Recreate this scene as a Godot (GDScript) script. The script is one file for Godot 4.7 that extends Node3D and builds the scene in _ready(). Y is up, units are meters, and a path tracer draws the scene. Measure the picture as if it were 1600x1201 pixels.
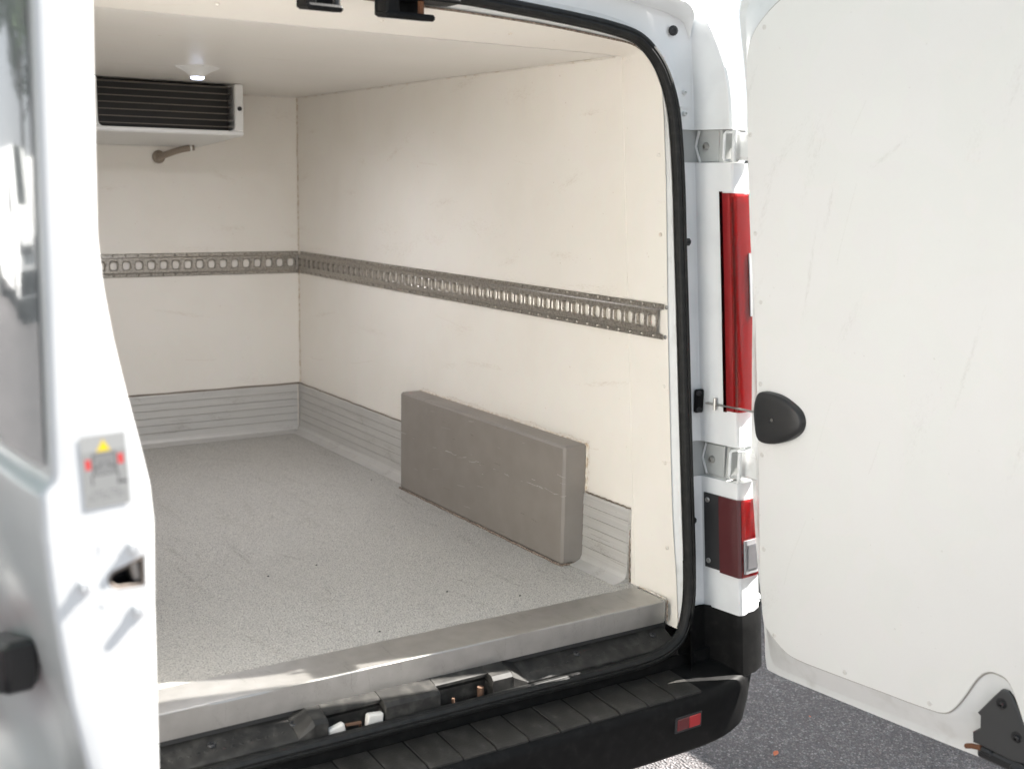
extends Node3D

# ---------------------------------------------------------------- geometry helper
class Geo:
	var p := PackedVector3Array()
	func tri(a: Vector3, b: Vector3, c: Vector3) -> void:
		p.append(a); p.append(b); p.append(c)
	func quad(a: Vector3, b: Vector3, c: Vector3, d: Vector3) -> void:
		tri(a, b, c); tri(a, c, d)
	func grid(rows: Array, wrap := false) -> void:
		for i in rows.size() - 1:
			var r: PackedVector3Array = rows[i]
			var s: PackedVector3Array = rows[i + 1]
			var n := r.size()
			for j in (n if wrap else n - 1):
				var k := (j + 1) % n
				quad(r[j], r[k], s[k], s[j])
	func fan(ring: PackedVector3Array, flip := false) -> void:
		var c := Vector3.ZERO
		for v in ring: c += v
		c /= ring.size()
		for j in ring.size():
			var a := ring[j]
			var b := ring[(j + 1) % ring.size()]
			if flip: tri(c, b, a)
			else: tri(c, a, b)
	func cap(poly: PackedVector2Array, xf: Transform3D, w: float, flip := false) -> void:
		var t := Geometry2D.triangulate_polygon(poly)
		for i in range(0, t.size(), 3):
			var a := xf * Vector3(poly[t[i]].x, poly[t[i]].y, w)
			var b := xf * Vector3(poly[t[i + 1]].x, poly[t[i + 1]].y, w)
			var c := xf * Vector3(poly[t[i + 2]].x, poly[t[i + 2]].y, w)
			if flip: tri(a, c, b)
			else: tri(a, b, c)
	static func inset(poly: PackedVector2Array, d: float) -> PackedVector2Array:
		var area := 0.0
		for i in poly.size():
			area += poly[i].cross(poly[(i + 1) % poly.size()])
		var sgn := 1.0 if area > 0 else -1.0
		var o := PackedVector2Array()
		for i in poly.size():
			var a := poly[(i + poly.size() - 1) % poly.size()]
			var b := poly[i]
			var c := poly[(i + 1) % poly.size()]
			var n1 := (b - a).orthogonal().normalized() * -sgn
			var n2 := (c - b).orthogonal().normalized() * -sgn
			var m := (n1 + n2)
			if m.length() < 0.01: m = n1
			m = m.normalized()
			o.append(b + m * d / maxf(0.4, m.dot(n1)))
		return o
	# closed polygon in the xf plane, extruded from w = 0 to depth, edges bevelled by b
	func prism(poly: PackedVector2Array, xf: Transform3D, depth: float, b := 0.0) -> void:
		var inn := inset(poly, b) if b > 0.0 else poly
		var rows: Array = []
		var spec := [[inn, 0.0], [poly, b], [poly, depth - b], [inn, depth]] if b > 0.0 else [[poly, 0.0], [poly, depth]]
		for s in spec:
			var r := PackedVector3Array()
			for q: Vector2 in s[0]: r.append(xf * Vector3(q.x, q.y, s[1]))
			rows.append(r)
		var area := 0.0
		for i in poly.size(): area += poly[i].cross(poly[(i + 1) % poly.size()])
		if area < 0:
			for i in rows.size():
				var r: PackedVector3Array = rows[i]
				r.reverse()
				rows[i] = r
		grid(rows, true)
		cap(inn, xf, 0.0, true)
		cap(inn, xf, depth, false)
	func box(c: Vector3, s: Vector3, b := 0.0, basis := Basis()) -> void:
		var h := s / 2
		var poly := PackedVector2Array([Vector2(-h.x, -h.y), Vector2(h.x, -h.y), Vector2(h.x, h.y), Vector2(-h.x, h.y)])
		if b > 0.0:
			poly = PackedVector2Array()
			for k in 4:
				var sx: float = [1, 1, -1, -1][k]
				var sy: float = [-1, 1, 1, -1][k]
				var e1 := Vector2(sx * (h.x - b), sy * h.y)
				var e2 := Vector2(sx * h.x, sy * (h.y - b))
				if k % 2 == 0: poly.append(e1); poly.append(e2)
				else: poly.append(e2); poly.append(e1)
		prism(poly, Transform3D(basis, c - basis.z * h.z), s.z, b)
	func lathe(prof: Array, seg: int, xf: Transform3D) -> void:
		var rows: Array = []
		for q: Vector2 in prof:
			var r := PackedVector3Array()
			for k in seg:
				var a := TAU * k / seg
				r.append(xf * Vector3(q.x * cos(a), q.x * sin(a), q.y))
			rows.append(r)
		grid(rows, true)
		fan(rows[0], true)
		fan(rows[-1])
	# profile (side, out) carried along a path; out is the given normal
	func sweep(path: PackedVector3Array, prof: Array, out: Vector3, closed_path := false, closed_prof := true) -> void:
		var rows: Array = []
		var n := path.size()
		for i in n:
			var a := path[(i - 1 + n) % n] if (i > 0 or closed_path) else path[i]
			var b := path[(i + 1) % n] if (i < n - 1 or closed_path) else path[i]
			var t := (b - a).normalized()
			var side := t.cross(out).normalized()
			var o := side.cross(t).normalized()
			var r := PackedVector3Array()
			for q: Vector2 in prof: r.append(path[i] + side * q.x + o * q.y)
			rows.append(r)
		if closed_path: rows.append(rows[0])
		grid(rows, closed_prof)
		if not closed_path and closed_prof:
			fan(rows[0], true)
			fan(rows[-1])
	func tube(path: PackedVector3Array, rad: float, seg := 8, closed_path := false, out := Vector3(0.13, 0.31, 0.94)) -> void:
		var prof: Array = []
		for k in seg: prof.append(Vector2(cos(TAU * k / seg), sin(TAU * k / seg)) * rad)
		sweep(path, prof, out, closed_path)
	func mesh(crease := 38.0) -> ArrayMesh:
		var n := p.size() / 3
		var vol := 0.0
		for i in n: vol += p[3 * i].dot(p[3 * i + 1].cross(p[3 * i + 2]))
		var flip := vol < 0.0
		var fn := PackedVector3Array()
		var un := PackedVector3Array()
		fn.resize(n); un.resize(n)
		var at := {}
		for i in n:
			var c := (p[3 * i + 1] - p[3 * i]).cross(p[3 * i + 2] - p[3 * i])
			if flip: c = -c
			fn[i] = c
			un[i] = c.normalized()
			for k in 3:
				var key := Vector3i((p[3 * i + k] * 20000.0).round())
				if not at.has(key): at[key] = PackedInt32Array()
				at[key].append(i)
		var lim := cos(deg_to_rad(crease))
		var vs := PackedVector3Array()
		var ns := PackedVector3Array()
		for i in n:
			if un[i].length_squared() < 0.5: continue
			for k in ([0, 1, 2] if flip else [0, 2, 1]):
				var v := p[3 * i + k]
				var s := Vector3.ZERO
				for f in at[Vector3i((v * 20000.0).round())]:
					if un[f].dot(un[i]) > lim: s += fn[f]
				vs.append(v)
				ns.append(s.normalized())
		var arr := []
		arr.resize(Mesh.ARRAY_MAX)
		arr[Mesh.ARRAY_VERTEX] = vs
		arr[Mesh.ARRAY_NORMAL] = ns
		var m := ArrayMesh.new()
		m.add_surface_from_arrays(Mesh.PRIMITIVE_TRIANGLES, arr)
		return m

# ---------------------------------------------------------------- small helpers
func V2(a: Array) -> PackedVector2Array:
	var o := PackedVector2Array()
	for q in a: o.append(Vector2(q[0], q[1]))
	return o

func smooth2(pts: PackedVector2Array, per: int, closed := false) -> PackedVector2Array:
	var o := PackedVector2Array()
	var n := pts.size()
	for i in (n if closed else n - 1):
		var a := pts[(i - 1 + n) % n] if (i > 0 or closed) else pts[0] * 2 - pts[1]
		var b := pts[i]
		var c := pts[(i + 1) % n]
		var d := pts[(i + 2) % n] if (i < n - 2 or closed) else c * 2 - b
		for k in per:
			o.append(b.cubic_interpolate(c, a, d, float(k) / per))
	if not closed: o.append(pts[n - 1])
	return o

func table(t: Array, x: float) -> float:
	if x <= t[0][0]: return t[0][1]
	for i in t.size() - 1:
		if x <= t[i + 1][0]:
			return lerpf(t[i][1], t[i + 1][1], (x - t[i][0]) / (t[i + 1][0] - t[i][0]))
	return t[-1][1]

func rz(y: float, d := 0.0) -> float:   # the leaning plane of the rear opening
	return 0.106 - 0.095 * y + d

func part(parent: Node, called: String, g, m: Material, crease := 38.0) -> MeshInstance3D:
	var o := MeshInstance3D.new()
	o.name = called
	o.mesh = g.mesh(crease) if g is Geo else g
	o.material_override = m
	parent.add_child(o, true)
	return o

func group(parent: Node, called: String, at := Transform3D()) -> Node3D:
	var o := Node3D.new()
	o.name = called
	o.transform = at
	parent.add_child(o, true)
	return o

func tag(o: Node, label: String, category: String, grp := "", kind := "") -> void:
	if label: o.set_meta("label", label)
	if category: o.set_meta("category", category)
	if grp: o.set_meta("group", grp)
	if kind: o.set_meta("kind", kind)

func S(r: float, g: float, b: float) -> Color:
	return Color(r, g, b).linear_to_srgb()

func mat(called: String, c: Color, rough: float, metal := 0.0) -> StandardMaterial3D:
	var m := StandardMaterial3D.new()
	m.resource_name = called
	m.albedo_color = c
	m.roughness = rough
	m.metallic = metal
	return m

func noise(freq: float, sd: int, type := FastNoiseLite.TYPE_SIMPLEX_SMOOTH, oct := 4) -> FastNoiseLite:
	var n := FastNoiseLite.new()
	n.noise_type = type
	n.seed = sd
	n.frequency = freq
	n.fractal_octaves = oct
	return n

func ramp_tex(n: FastNoiseLite, stops: Array, size := 512) -> NoiseTexture2D:
	var t := NoiseTexture2D.new()
	t.width = size; t.height = size
	t.seamless = true
	t.noise = n
	var g := Gradient.new()
	var off := PackedFloat32Array()
	var col := PackedColorArray()
	for s in stops:
		off.append(s[0]); col.append(s[1])
	g.offsets = off
	g.colors = col
	t.color_ramp = g
	return t

func bump_tex(n: FastNoiseLite, strength: float, size := 512) -> NoiseTexture2D:
	var t := NoiseTexture2D.new()
	t.width = size; t.height = size
	t.seamless = true
	t.noise = n
	t.as_normal_map = true
	t.bump_strength = strength
	return t

func tile(m: StandardMaterial3D, tex: Texture2D, per_m: float, stretch := Vector3.ONE) -> void:
	m.albedo_texture = tex
	m.uv1_triplanar = true
	m.uv1_world_triplanar = true
	m.uv1_scale = stretch * per_m

func over(m: StandardMaterial3D, tex: Texture2D, per_m: float, stretch := Vector3.ONE) -> void:   # a coarser layer that multiplies the colour
	m.detail_enabled = true
	m.detail_albedo = tex
	m.detail_blend_mode = BaseMaterial3D.BLEND_MODE_MUL
	m.detail_uv_layer = BaseMaterial3D.DETAIL_UV_2
	m.uv2_triplanar = true
	m.uv2_world_triplanar = true
	m.uv2_scale = stretch * per_m

func relief(m: StandardMaterial3D, tex: Texture2D, k: float) -> void:
	m.normal_enabled = true
	m.normal_texture = tex
	m.normal_scale = k

func grey(v: float) -> Color:
	return S(v, v, v)

# white sheet with specks, scuffs and scratches, to be multiplied over a plain colour
func wear(sd: int, size: int, specks: int, scuffs: int, dir: float, scratches: int, dark: Color, light: Color, depth: float) -> ImageTexture:
	var im := Image.create(size, size, false, Image.FORMAT_RGB8)
	var rng := RandomNumberGenerator.new()
	rng.seed = sd
	var n := noise(0.008, sd, FastNoiseLite.TYPE_SIMPLEX_SMOOTH, 6)
	for y in size:
		for x in size:
			var k := 1.0 - depth * .035 * clampf(n.get_noise_2d(x, y) * 1.5 + .2, 0.0, 1.0) - rng.randf() * .012
			im.set_pixel(x, y, S(k, k * .995, k * .985))
	for i in scuffs:   # soft rubbed marks made of many short strokes
		var c := Vector2(rng.randf(), rng.randf()) * size
		var l := rng.randf_range(.02, .10) * size
		var w := rng.randf_range(.004, .02) * size
		var a := dir + rng.randfn(0, .25)
		for j in int(l * 2.2):
			var t := rng.randfn(0, .4)
			var p := c + Vector2(cos(a), sin(a)) * t * l + Vector2(-sin(a), cos(a)) * rng.randfn(0, .4) * w
			for m in rng.randi_range(2, 7):
				var q := p + Vector2(cos(a), sin(a)) * m
				var px := posmod(int(q.x), size)
				var py := posmod(int(q.y), size)
				im.set_pixel(px, py, im.get_pixel(px, py).lerp(dark, depth * rng.randf_range(.04, .16)))
	for i in scratches:
		var p := Vector2(rng.randf(), rng.randf()) * size
		var a := dir + rng.randfn(0, .12)
		var amt := rng.randf_range(.08, .4) * depth
		var col := light if rng.randf() < .5 else dark
		for m in rng.randi_range(8, int(size * .14)):
			a += rng.randfn(0, .01)
			p += Vector2(cos(a), sin(a))
			var px := posmod(int(p.x), size)
			var py := posmod(int(p.y), size)
			if rng.randf() < .8: im.set_pixel(px, py, im.get_pixel(px, py).lerp(col, amt))
	for i in specks:
		var p := Vector2i(rng.randi_range(1, size - 2), rng.randi_range(1, size - 2))
		var amt := rng.randf_range(.15, .8) * depth
		im.set_pixelv(p, im.get_pixelv(p).lerp(dark, amt))
		if rng.randf() < .4: im.set_pixelv(p + Vector2i(1, 0), im.get_pixelv(p).lerp(dark, amt * .6))
		if rng.randf() < .3: im.set_pixelv(p + Vector2i(0, 1), im.get_pixelv(p).lerp(dark, amt * .6))
	return ImageTexture.create_from_image(im)

# ---------------------------------------------------------------- materials
var M := {}

func make_materials() -> void:
	var m: StandardMaterial3D
	# cream resin lining of the cargo box
	m = mat("cream_lining", Color.WHITE, 0.42)
	tile(m, ramp_tex(noise(0.006, 3), [[0.0, S(.86, .81, .735)], [0.5, S(.88, .835, .765)], [1.0, S(.89, .845, .78)]]), 0.9)
	over(m, wear(301, 1024, 220, 34, .1, 26, S(.40, .28, .18), Color.WHITE, .4), 0.62)
	relief(m, bump_tex(noise(0.012, 5), 1.2), 0.12)
	M.lining = m
	m = mat("ceiling_lining", Color.WHITE, 0.4)
	tile(m, ramp_tex(noise(0.005, 31), [[0.0, S(.83, .795, .74)], [1.0, S(.855, .82, .77)]]), 0.8)
	over(m, wear(351, 512, 60, 12, .2, 10, S(.45, .36, .26), Color.WHITE, .4), 0.5)
	relief(m, bump_tex(noise(0.012, 6), 1.0), 0.1)
	M.ceiling = m
	m = mat("white_door_lining", Color.WHITE, 0.4)
	tile(m, ramp_tex(noise(0.006, 13), [[0.0, S(.80, .795, .783)], [1.0, S(.815, .81, .80)]]), 0.9)
	over(m, wear(311, 1024, 160, 30, 1.2, 30, S(.36, .32, .27), Color.WHITE, .3), 0.71)
	relief(m, bump_tex(noise(0.012, 7), 1.0), 0.1)
	M.door_lining = m
	# white body paint
	m = mat("white_paint", Color.WHITE, 0.3)
	tile(m, ramp_tex(noise(0.01, 21, FastNoiseLite.TYPE_SIMPLEX_SMOOTH, 5), [[0.0, S(.72, .73, .735)], [0.4, S(.79, .80, .80)], [1.0, S(.81, .815, .815)]]), 1.3)
	m.clearcoat_enabled = true
	m.clearcoat = 0.9
	m.clearcoat_roughness = 0.04
	M.paint = m
	m = mat("white_paint_inner", Color.WHITE, 0.4)
	tile(m, ramp_tex(noise(0.012, 23, FastNoiseLite.TYPE_SIMPLEX_SMOOTH, 5), [[0.0, S(.60, .60, .58)], [0.35, S(.74, .75, .745)], [1.0, S(.78, .785, .78)]]), 1.8)
	M.paint_in = m
	# aluminium
	m = mat("worn_aluminium", Color.WHITE, 0.4, 0.85)
	tile(m, ramp_tex(noise(0.03, 41, FastNoiseLite.TYPE_SIMPLEX_SMOOTH, 5), [[0.0, S(.39, .38, .36)], [0.5, S(.43, .42, .40)], [1.0, S(.47, .46, .44)]]), 1.2)
	over(m, wear(341, 1024, 700, 70, 1.5, 110, S(.20, .19, .17), Color.WHITE, .8), 1.7)
	relief(m, bump_tex(noise(0.05, 44), 1.0), 0.06)
	M.alu = m
	m = mat("kick_aluminium", Color.WHITE, 0.55, 0.4)
	tile(m, ramp_tex(noise(0.02, 46, FastNoiseLite.TYPE_SIMPLEX_SMOOTH, 5), [[0.0, S(.56, .545, .52)], [0.5, S(.61, .595, .57)], [1.0, S(.66, .645, .62)]]), 1.0, Vector3(0.25, 14.0, 0.25))
	over(m, wear(321, 1024, 500, 90, 0.0, 160, S(.16, .12, .09), Color.WHITE, .95), 0.9)
	M.kick = m
	m = mat("galvanised_rail", Color.WHITE, 0.32, 0.85)
	tile(m, ramp_tex(noise(0.05, 51, FastNoiseLite.TYPE_SIMPLEX_SMOOTH, 4), [[0.0, S(.24, .22, .19)], [0.45, S(.42, .39, .35)], [1.0, S(.58, .55, .51)]]), 4.0)
	M.rail = m
	m = mat("steel", S(.42, .41, .39), 0.38, 0.9)
	M.steel = m
	m = mat("grey_steel_paint", S(.42, .43, .42), 0.5)
	M.hinge_grey = m
	# floor: speckled resin
	var im := Image.create(512, 512, false, Image.FORMAT_RGB8)
	var rng := RandomNumberGenerator.new()
	rng.seed = 5
	for y in 512:
		for x in 512:
			var k := rng.randf()
			var v := 0.455 + (rng.randf() - 0.5) * 0.16
			if k < 0.12: v = 0.12 + rng.randf() * 0.08
			elif k > 0.93: v = 0.56 + rng.randf() * 0.14
			im.set_pixel(x, y, S(v * 1.04, v * 1.0, v * 0.925))
	m = mat("speckled_floor", Color.WHITE, 0.5)
	tile(m, ImageTexture.create_from_image(im), 1.35)
	over(m, wear(331, 1024, 260, 150, 1.5, 60, S(.22, .19, .155), Color.WHITE, .8), 0.57)
	relief(m, bump_tex(noise(0.25, 62, FastNoiseLite.TYPE_SIMPLEX, 2), 3.0), 0.35)
	M.floor = m
	# taupe painted wheel box with scratches
	im = Image.create(1024, 512, false, Image.FORMAT_RGB8)
	var fn := noise(0.01, 71, FastNoiseLite.TYPE_SIMPLEX_SMOOTH, 5)
	for y in 512:
		for x in 1024:
			var k := 1.0 + 0.10 * fn.get_noise_2d(x, y)
			im.set_pixel(x, y, S(.245 * k, .218 * k, .192 * k))
	for s in 105:
		var x0 := rng.randf() * 1024
		var y0 := rng.randf() * 512
		if s < 46:
			x0 = rng.randf_range(60, 900)
			y0 = 212 + rng.randfn(0, 2.5)
		var ln := absf(rng.randfn(0, 26)) + 3
		var light := rng.randf() < 0.72
		var slope := rng.randfn(0.02, 0.10)
		var amt := rng.randf_range(0.3, 0.95)
		for i in int(ln):
			var px := int(x0 + i)
			var py := int(y0 + slope * i)
			if px > 1 and px < 1022 and py > 1 and py < 510 and rng.randf() < 0.85:
				var c := im.get_pixel(px, py)
				im.set_pixel(px, py, c.lerp(S(.60, .58, .54) if light else S(.07, .06, .05), amt))
	m = mat("taupe_paint", Color.WHITE, 0.5)
	m.albedo_texture = ImageTexture.create_from_image(im)
	m.uv1_triplanar = true
	m.uv1_world_triplanar = true
	m.uv1_scale = Vector3(1.0, 2.0, 1.0)
	M.taupe = m
	# rubber and plastics
	m = mat("black_rubber", S(.018, .018, .018), 0.45)
	tile(m, ramp_tex(noise(0.03, 81), [[0.0, S(.012, .012, .012)], [0.7, S(.020, .020, .019)], [1.0, S(.04, .038, .036)]]), 3.0)
	m.albedo_color = Color.WHITE
	m.metallic_specular = 0.3
	M.rubber = m
	m = mat("black_plastic", Color.WHITE, 0.5)
	tile(m, ramp_tex(noise(0.03, 83, FastNoiseLite.TYPE_SIMPLEX_SMOOTH, 5), [[0.0, S(.007, .007, .007)], [0.6, S(.010, .010, .010)], [0.88, S(.016, .0155, .015)], [1.0, S(.04, .038, .036)]]), 2.0)
	m.metallic_specular = 0.22
	relief(m, bump_tex(noise(0.3, 84, FastNoiseLite.TYPE_SIMPLEX, 2), 2.0), 0.15)
	M.plastic = m
	m = mat("smooth_black_plastic", S(.022, .022, .023), 0.42)
	M.black = m
	m = mat("dusty_sill_plastic", Color.WHITE, 0.5)
	tile(m, ramp_tex(noise(0.025, 86, FastNoiseLite.TYPE_SIMPLEX_SMOOTH, 5), [[0.0, S(.014, .0135, .013)], [0.5, S(.025, .024, .022)], [1.0, S(.07, .066, .06)]]), 2.0)
	M.sill = m
	M.dark = mat("black_fittings", S(.03, .03, .03), 0.6)
	M.rust = mat("rust", Color.WHITE, 0.85)
	tile(M.rust, ramp_tex(noise(0.05, 88), [[0.0, S(.05, .02, .01)], [0.5, S(.16, .065, .03)], [1.0, S(.30, .15, .07)]]), 20.0)
	M.white_plastic = mat("white_plastic", S(.78, .77, .74), 0.4)
	# sealant beads: cream, and stained brown
	m = mat("sealant", Color.WHITE, 0.6)
	tile(m, ramp_tex(noise(0.03, 93, FastNoiseLite.TYPE_SIMPLEX_SMOOTH, 5), [[0.0, S(.25, .15, .08)], [0.3, S(.55, .43, .30)], [0.55, S(.74, .68, .59)], [1.0, S(.78, .74, .67)]]), 3.0)
	M.sealant = m
	m = mat("grimy_sealant", Color.WHITE, 0.8)
	tile(m, ramp_tex(noise(0.05, 95, FastNoiseLite.TYPE_SIMPLEX_SMOOTH, 5), [[0.0, S(.06, .045, .035)], [0.45, S(.16, .12, .09)], [0.75, S(.34, .28, .22)], [1.0, S(.62, .56, .48)]]), 5.0)
	M.grime = m
	# lamps
	m = mat("red_lens", Color(S(.60, .045, .05), 0.0), 0.12)
	m.refraction_enabled = true
	m.refraction_scale = 0.05
	m.transparency = BaseMaterial3D.TRANSPARENCY_ALPHA
	M.lens = m
	m = mat("dark_red_lens", Color(S(.16, .008, .011), 0.0), 0.08)
	m.refraction_enabled = true
	m.refraction_scale = 0.05
	m.transparency = BaseMaterial3D.TRANSPARENCY_ALPHA
	M.lens_dark = m
	m = mat("clear_lens", S(.27, .27, .28), 0.15)
	m.clearcoat_enabled = true
	m.clearcoat = 1.0
	M.clear = m
	M.reflector = mat("red_reflector", S(.42, .012, .015), 0.15)
	M.reflector.clearcoat_enabled = true
	M.lamp_base = mat("lamp_backing", S(.62, .30, .30), 0.35)
	m = mat("lamp_glow", Color.WHITE, 0.4)
	m.emission_enabled = true
	m.emission = Color(0.82, 0.88, 1.0)
	m.emission_energy_multiplier = 3.0
	M.glow = m
	# outside
	im = Image.create(1024, 1024, false, Image.FORMAT_RGB8)
	var ag := noise(0.16, 101, FastNoiseLite.TYPE_CELLULAR, 1)
	ag.cellular_return_type = FastNoiseLite.RETURN_CELL_VALUE
	var ae := noise(0.16, 101, FastNoiseLite.TYPE_CELLULAR, 1)
	ae.cellular_return_type = FastNoiseLite.RETURN_DISTANCE2_SUB
	for y in 1024:
		for x in 1024:
			var c := ag.get_noise_2d(x, y) * 0.5 + 0.5
			var e := clampf((ae.get_noise_2d(x, y) + 1.0) * 2.2, 0.0, 1.0)
			var v := lerpf(0.062, 0.08 + 0.15 * c * c, e) * rng.randf_range(0.8, 1.2)
			var w := fmod(c * 37.7, 1.0)
			im.set_pixel(x, y, S(v * (1.0 + 0.10 * w), v * 0.97, v * (1.0 - 0.02 * w)))
	m = mat("asphalt", Color.WHITE, 0.85)
	tile(m, ImageTexture.create_from_image(im), 0.8)
	over(m, ramp_tex(noise(0.01, 103, FastNoiseLite.TYPE_SIMPLEX_SMOOTH, 5), [[0.0, S(.66, .66, .66)], [0.5, S(.9, .9, .9)], [1.0, Color.WHITE]]), 0.23)
	relief(m, bump_tex(noise(0.16, 101, FastNoiseLite.TYPE_CELLULAR, 1), 8.0, 1024), 0.8)
	M.asphalt = m
	M.leaf_dry = mat("dry_leaf", S(.36, .10, .045), 0.7)
	m = mat("tinted_glass", S(.02, .022, .024), 0.05)
	m.clearcoat_enabled = true
	m.clearcoat = 1.0
	M.glass_dark = m
	m = mat("leaf_green", S(.055, .10, .028), 0.6)
	m.backlight_enabled = true
	m.backlight = Color(0.25, 0.35, 0.1)
	M.leaf = m
	M.bark = mat("bark", S(.12, .085, .06), 0.9)
	M.tyre = mat("tyre", S(.02, .02, .02), 0.8)
	M.rim = mat("rim", S(.4, .4, .4), 0.4, 0.7)

# ---------------------------------------------------------------- shared curves of the rear opening (right half, x and y)
const SEAL := [[0.0, .522], [.30, .522], [.50, .520], [.593, .522], [.656, .535], [.699, .568], [.718, .63], [.722, .715], [.721, .829], [.719, 1.0], [.717, 1.25], [.715, 1.4], [.714, 1.53], [.710, 1.63], [.702, 1.70], [.682, 1.761], [.652, 1.805], [.607, 1.837], [.533, 1.852], [.453, 1.860], [.376, 1.866], [.3, 1.871], [.2, 1.877], [0.0, 1.882]]

func opening(off: float, d: float) -> PackedVector3Array:   # the whole loop, moved outward by off, set back by d
	var h := V2(SEAL)
	var pts := PackedVector2Array()
	for q in h: pts.append(q)
	for i in range(h.size() - 2, 0, -1): pts.append(Vector2(-h[i].x, h[i].y))
	pts = smooth2(pts, 6, true)
	if off != 0.0: pts = Geo.inset(pts, -off)
	var o := PackedVector3Array()
	for q in pts: o.append(Vector3(q.x, q.y, rz(q.y, d)))
	return o

const SIDE := [[.28, .925], [.45, .945], [.8, .95], [1.2, .945], [1.5, .925], [1.66, .91], [1.78, .896], [1.86, .868], [1.91, .82], [1.945, .69], [1.962, .40], [1.968, 0.0]]

func body_x(y: float) -> float:
	return table(SIDE, y)

# ---------------------------------------------------------------- vans
func wheel(parent: Node, at: Vector3, side: float) -> void:
	var g := group(parent, "wheel", Transform3D(Basis(Vector3.UP, PI / 2), at))
	var t := Geo.new()
	t.lathe([Vector2(.20, -.10), Vector2(.30, -.105), Vector2(.325, -.09), Vector2(.33, -.06), Vector2(.33, .06), Vector2(.325, .09), Vector2(.30, .105), Vector2(.20, .10)], 36, Transform3D())
	part(g, "tyre", t, M.tyre)
	var r := Geo.new()
	r.lathe([Vector2(.205, .085 * side), Vector2(.19, .06 * side), Vector2(.12, .05 * side), Vector2(.08, .085 * side), Vector2(.02, .09 * side)], 24, Transform3D())
	part(g, "rim", r, M.rim)

func van_front(van: Node3D, closed_rear: bool) -> void:
	var st := [[0.0, 1.968, 1.0], [-1.2, 1.968, 1.0], [-2.4, 1.968, 1.0], [-3.2, 1.968, 1.0], [-3.5, 1.945, .99], [-3.85, 1.62, .985], [-4.2, 1.28, .97], [-4.5, 1.14, .95], [-4.75, 1.02, .91], [-4.9, .82, .86], [-4.93, .5, .83]]
	var g := Geo.new()
	var rows: Array = []
	for s in st:
		var r := PackedVector3Array()
		var k: float = (s[1] - .28) / (1.968 - .28)
		for sg in [1, -1]:
			var order := range(SIDE.size()) if sg == 1 else range(SIDE.size() - 2, -1, -1)
			for i in order:
				var y0: float = SIDE[i][0]
				var zz: float = s[0]
				if s[0] == 0.0: zz = rz(y0, -0.10)
				r.append(Vector3(SIDE[i][1] * s[2] * sg, .28 + (y0 - .28) * k, zz))
		rows.append(r)
	g.grid(rows)
	g.fan(rows[-1])
	if closed_rear: g.fan(rows[0], true)
	part(van, "body_shell", g, M.paint, 50.0)
	var u := Geo.new()
	u.box(Vector3(0, .36, -2.45), Vector3(1.7, .16, 4.9), .02)
	part(van, "underbody", u, M.dark)
	var w := Geo.new()
	for i in [4, 5]:
		var a: Array = st[i]
		var b: Array = st[i + 1]
		var lift := Vector3(0, .008, -.008)
		var rr: Array = []
		for s in [a, b]:
			var r := PackedVector3Array()
			for x in [-.72, -.4, 0.0, .4, .72]:
				r.append(Vector3(x * s[2], s[1] - .03 * absf(x) - (.05 if absf(x) > .6 else 0.0), s[0]) + lift)
			rr.append(r)
		w.grid(rr)
	part(van, "windscreen", w, M.glass_dark)
	for sg in [-1, 1]:
		var sw := Geo.new()
		sw.prism(V2([[-3.2, 1.18], [-4.05, 1.18], [-3.62, 1.66], [-3.2, 1.68]]), Transform3D(Basis(Vector3(0, 0, 1), Vector3(-.07 * sg, 1, 0), Vector3(sg, 0, 0)), Vector3(.955 * sg + .082 * sg, 0, 0)), .008, .003)
		part(van, "side_window", sw, M.glass_dark)
		var hl := Geo.new()
		hl.box(Vector3(.62 * sg, .86, -4.86), Vector3(.3, .2, .1), .03)
		part(van, "headlight", hl, M.clear)
		wheel(van, Vector3(.84 * sg, .33, -.95), sg)
		wheel(van, Vector3(.84 * sg, .33, -4.0), sg)
	var fb := Geo.new()
	fb.box(Vector3(0, .45, -4.9), Vector3(1.6, .26, .14), .04)
	part(van, "front_bumper", fb, M.plastic)
	var gr := Geo.new()
	gr.box(Vector3(0, .8, -4.9), Vector3(.8, .1, .05), .01)
	part(van, "grille", gr, M.black)

func parked_van(called: String, at: Vector3, turn: float, label: String) -> void:
	var v := group(self, called, Transform3D(Basis(Vector3.UP, turn), at))
	tag(v, label, "van", "vans parked around the lot")
	van_front(v, true)

# ---------------------------------------------------------------- trees
var crown_mesh: ArrayMesh
var trunk_mesh: ArrayMesh

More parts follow.
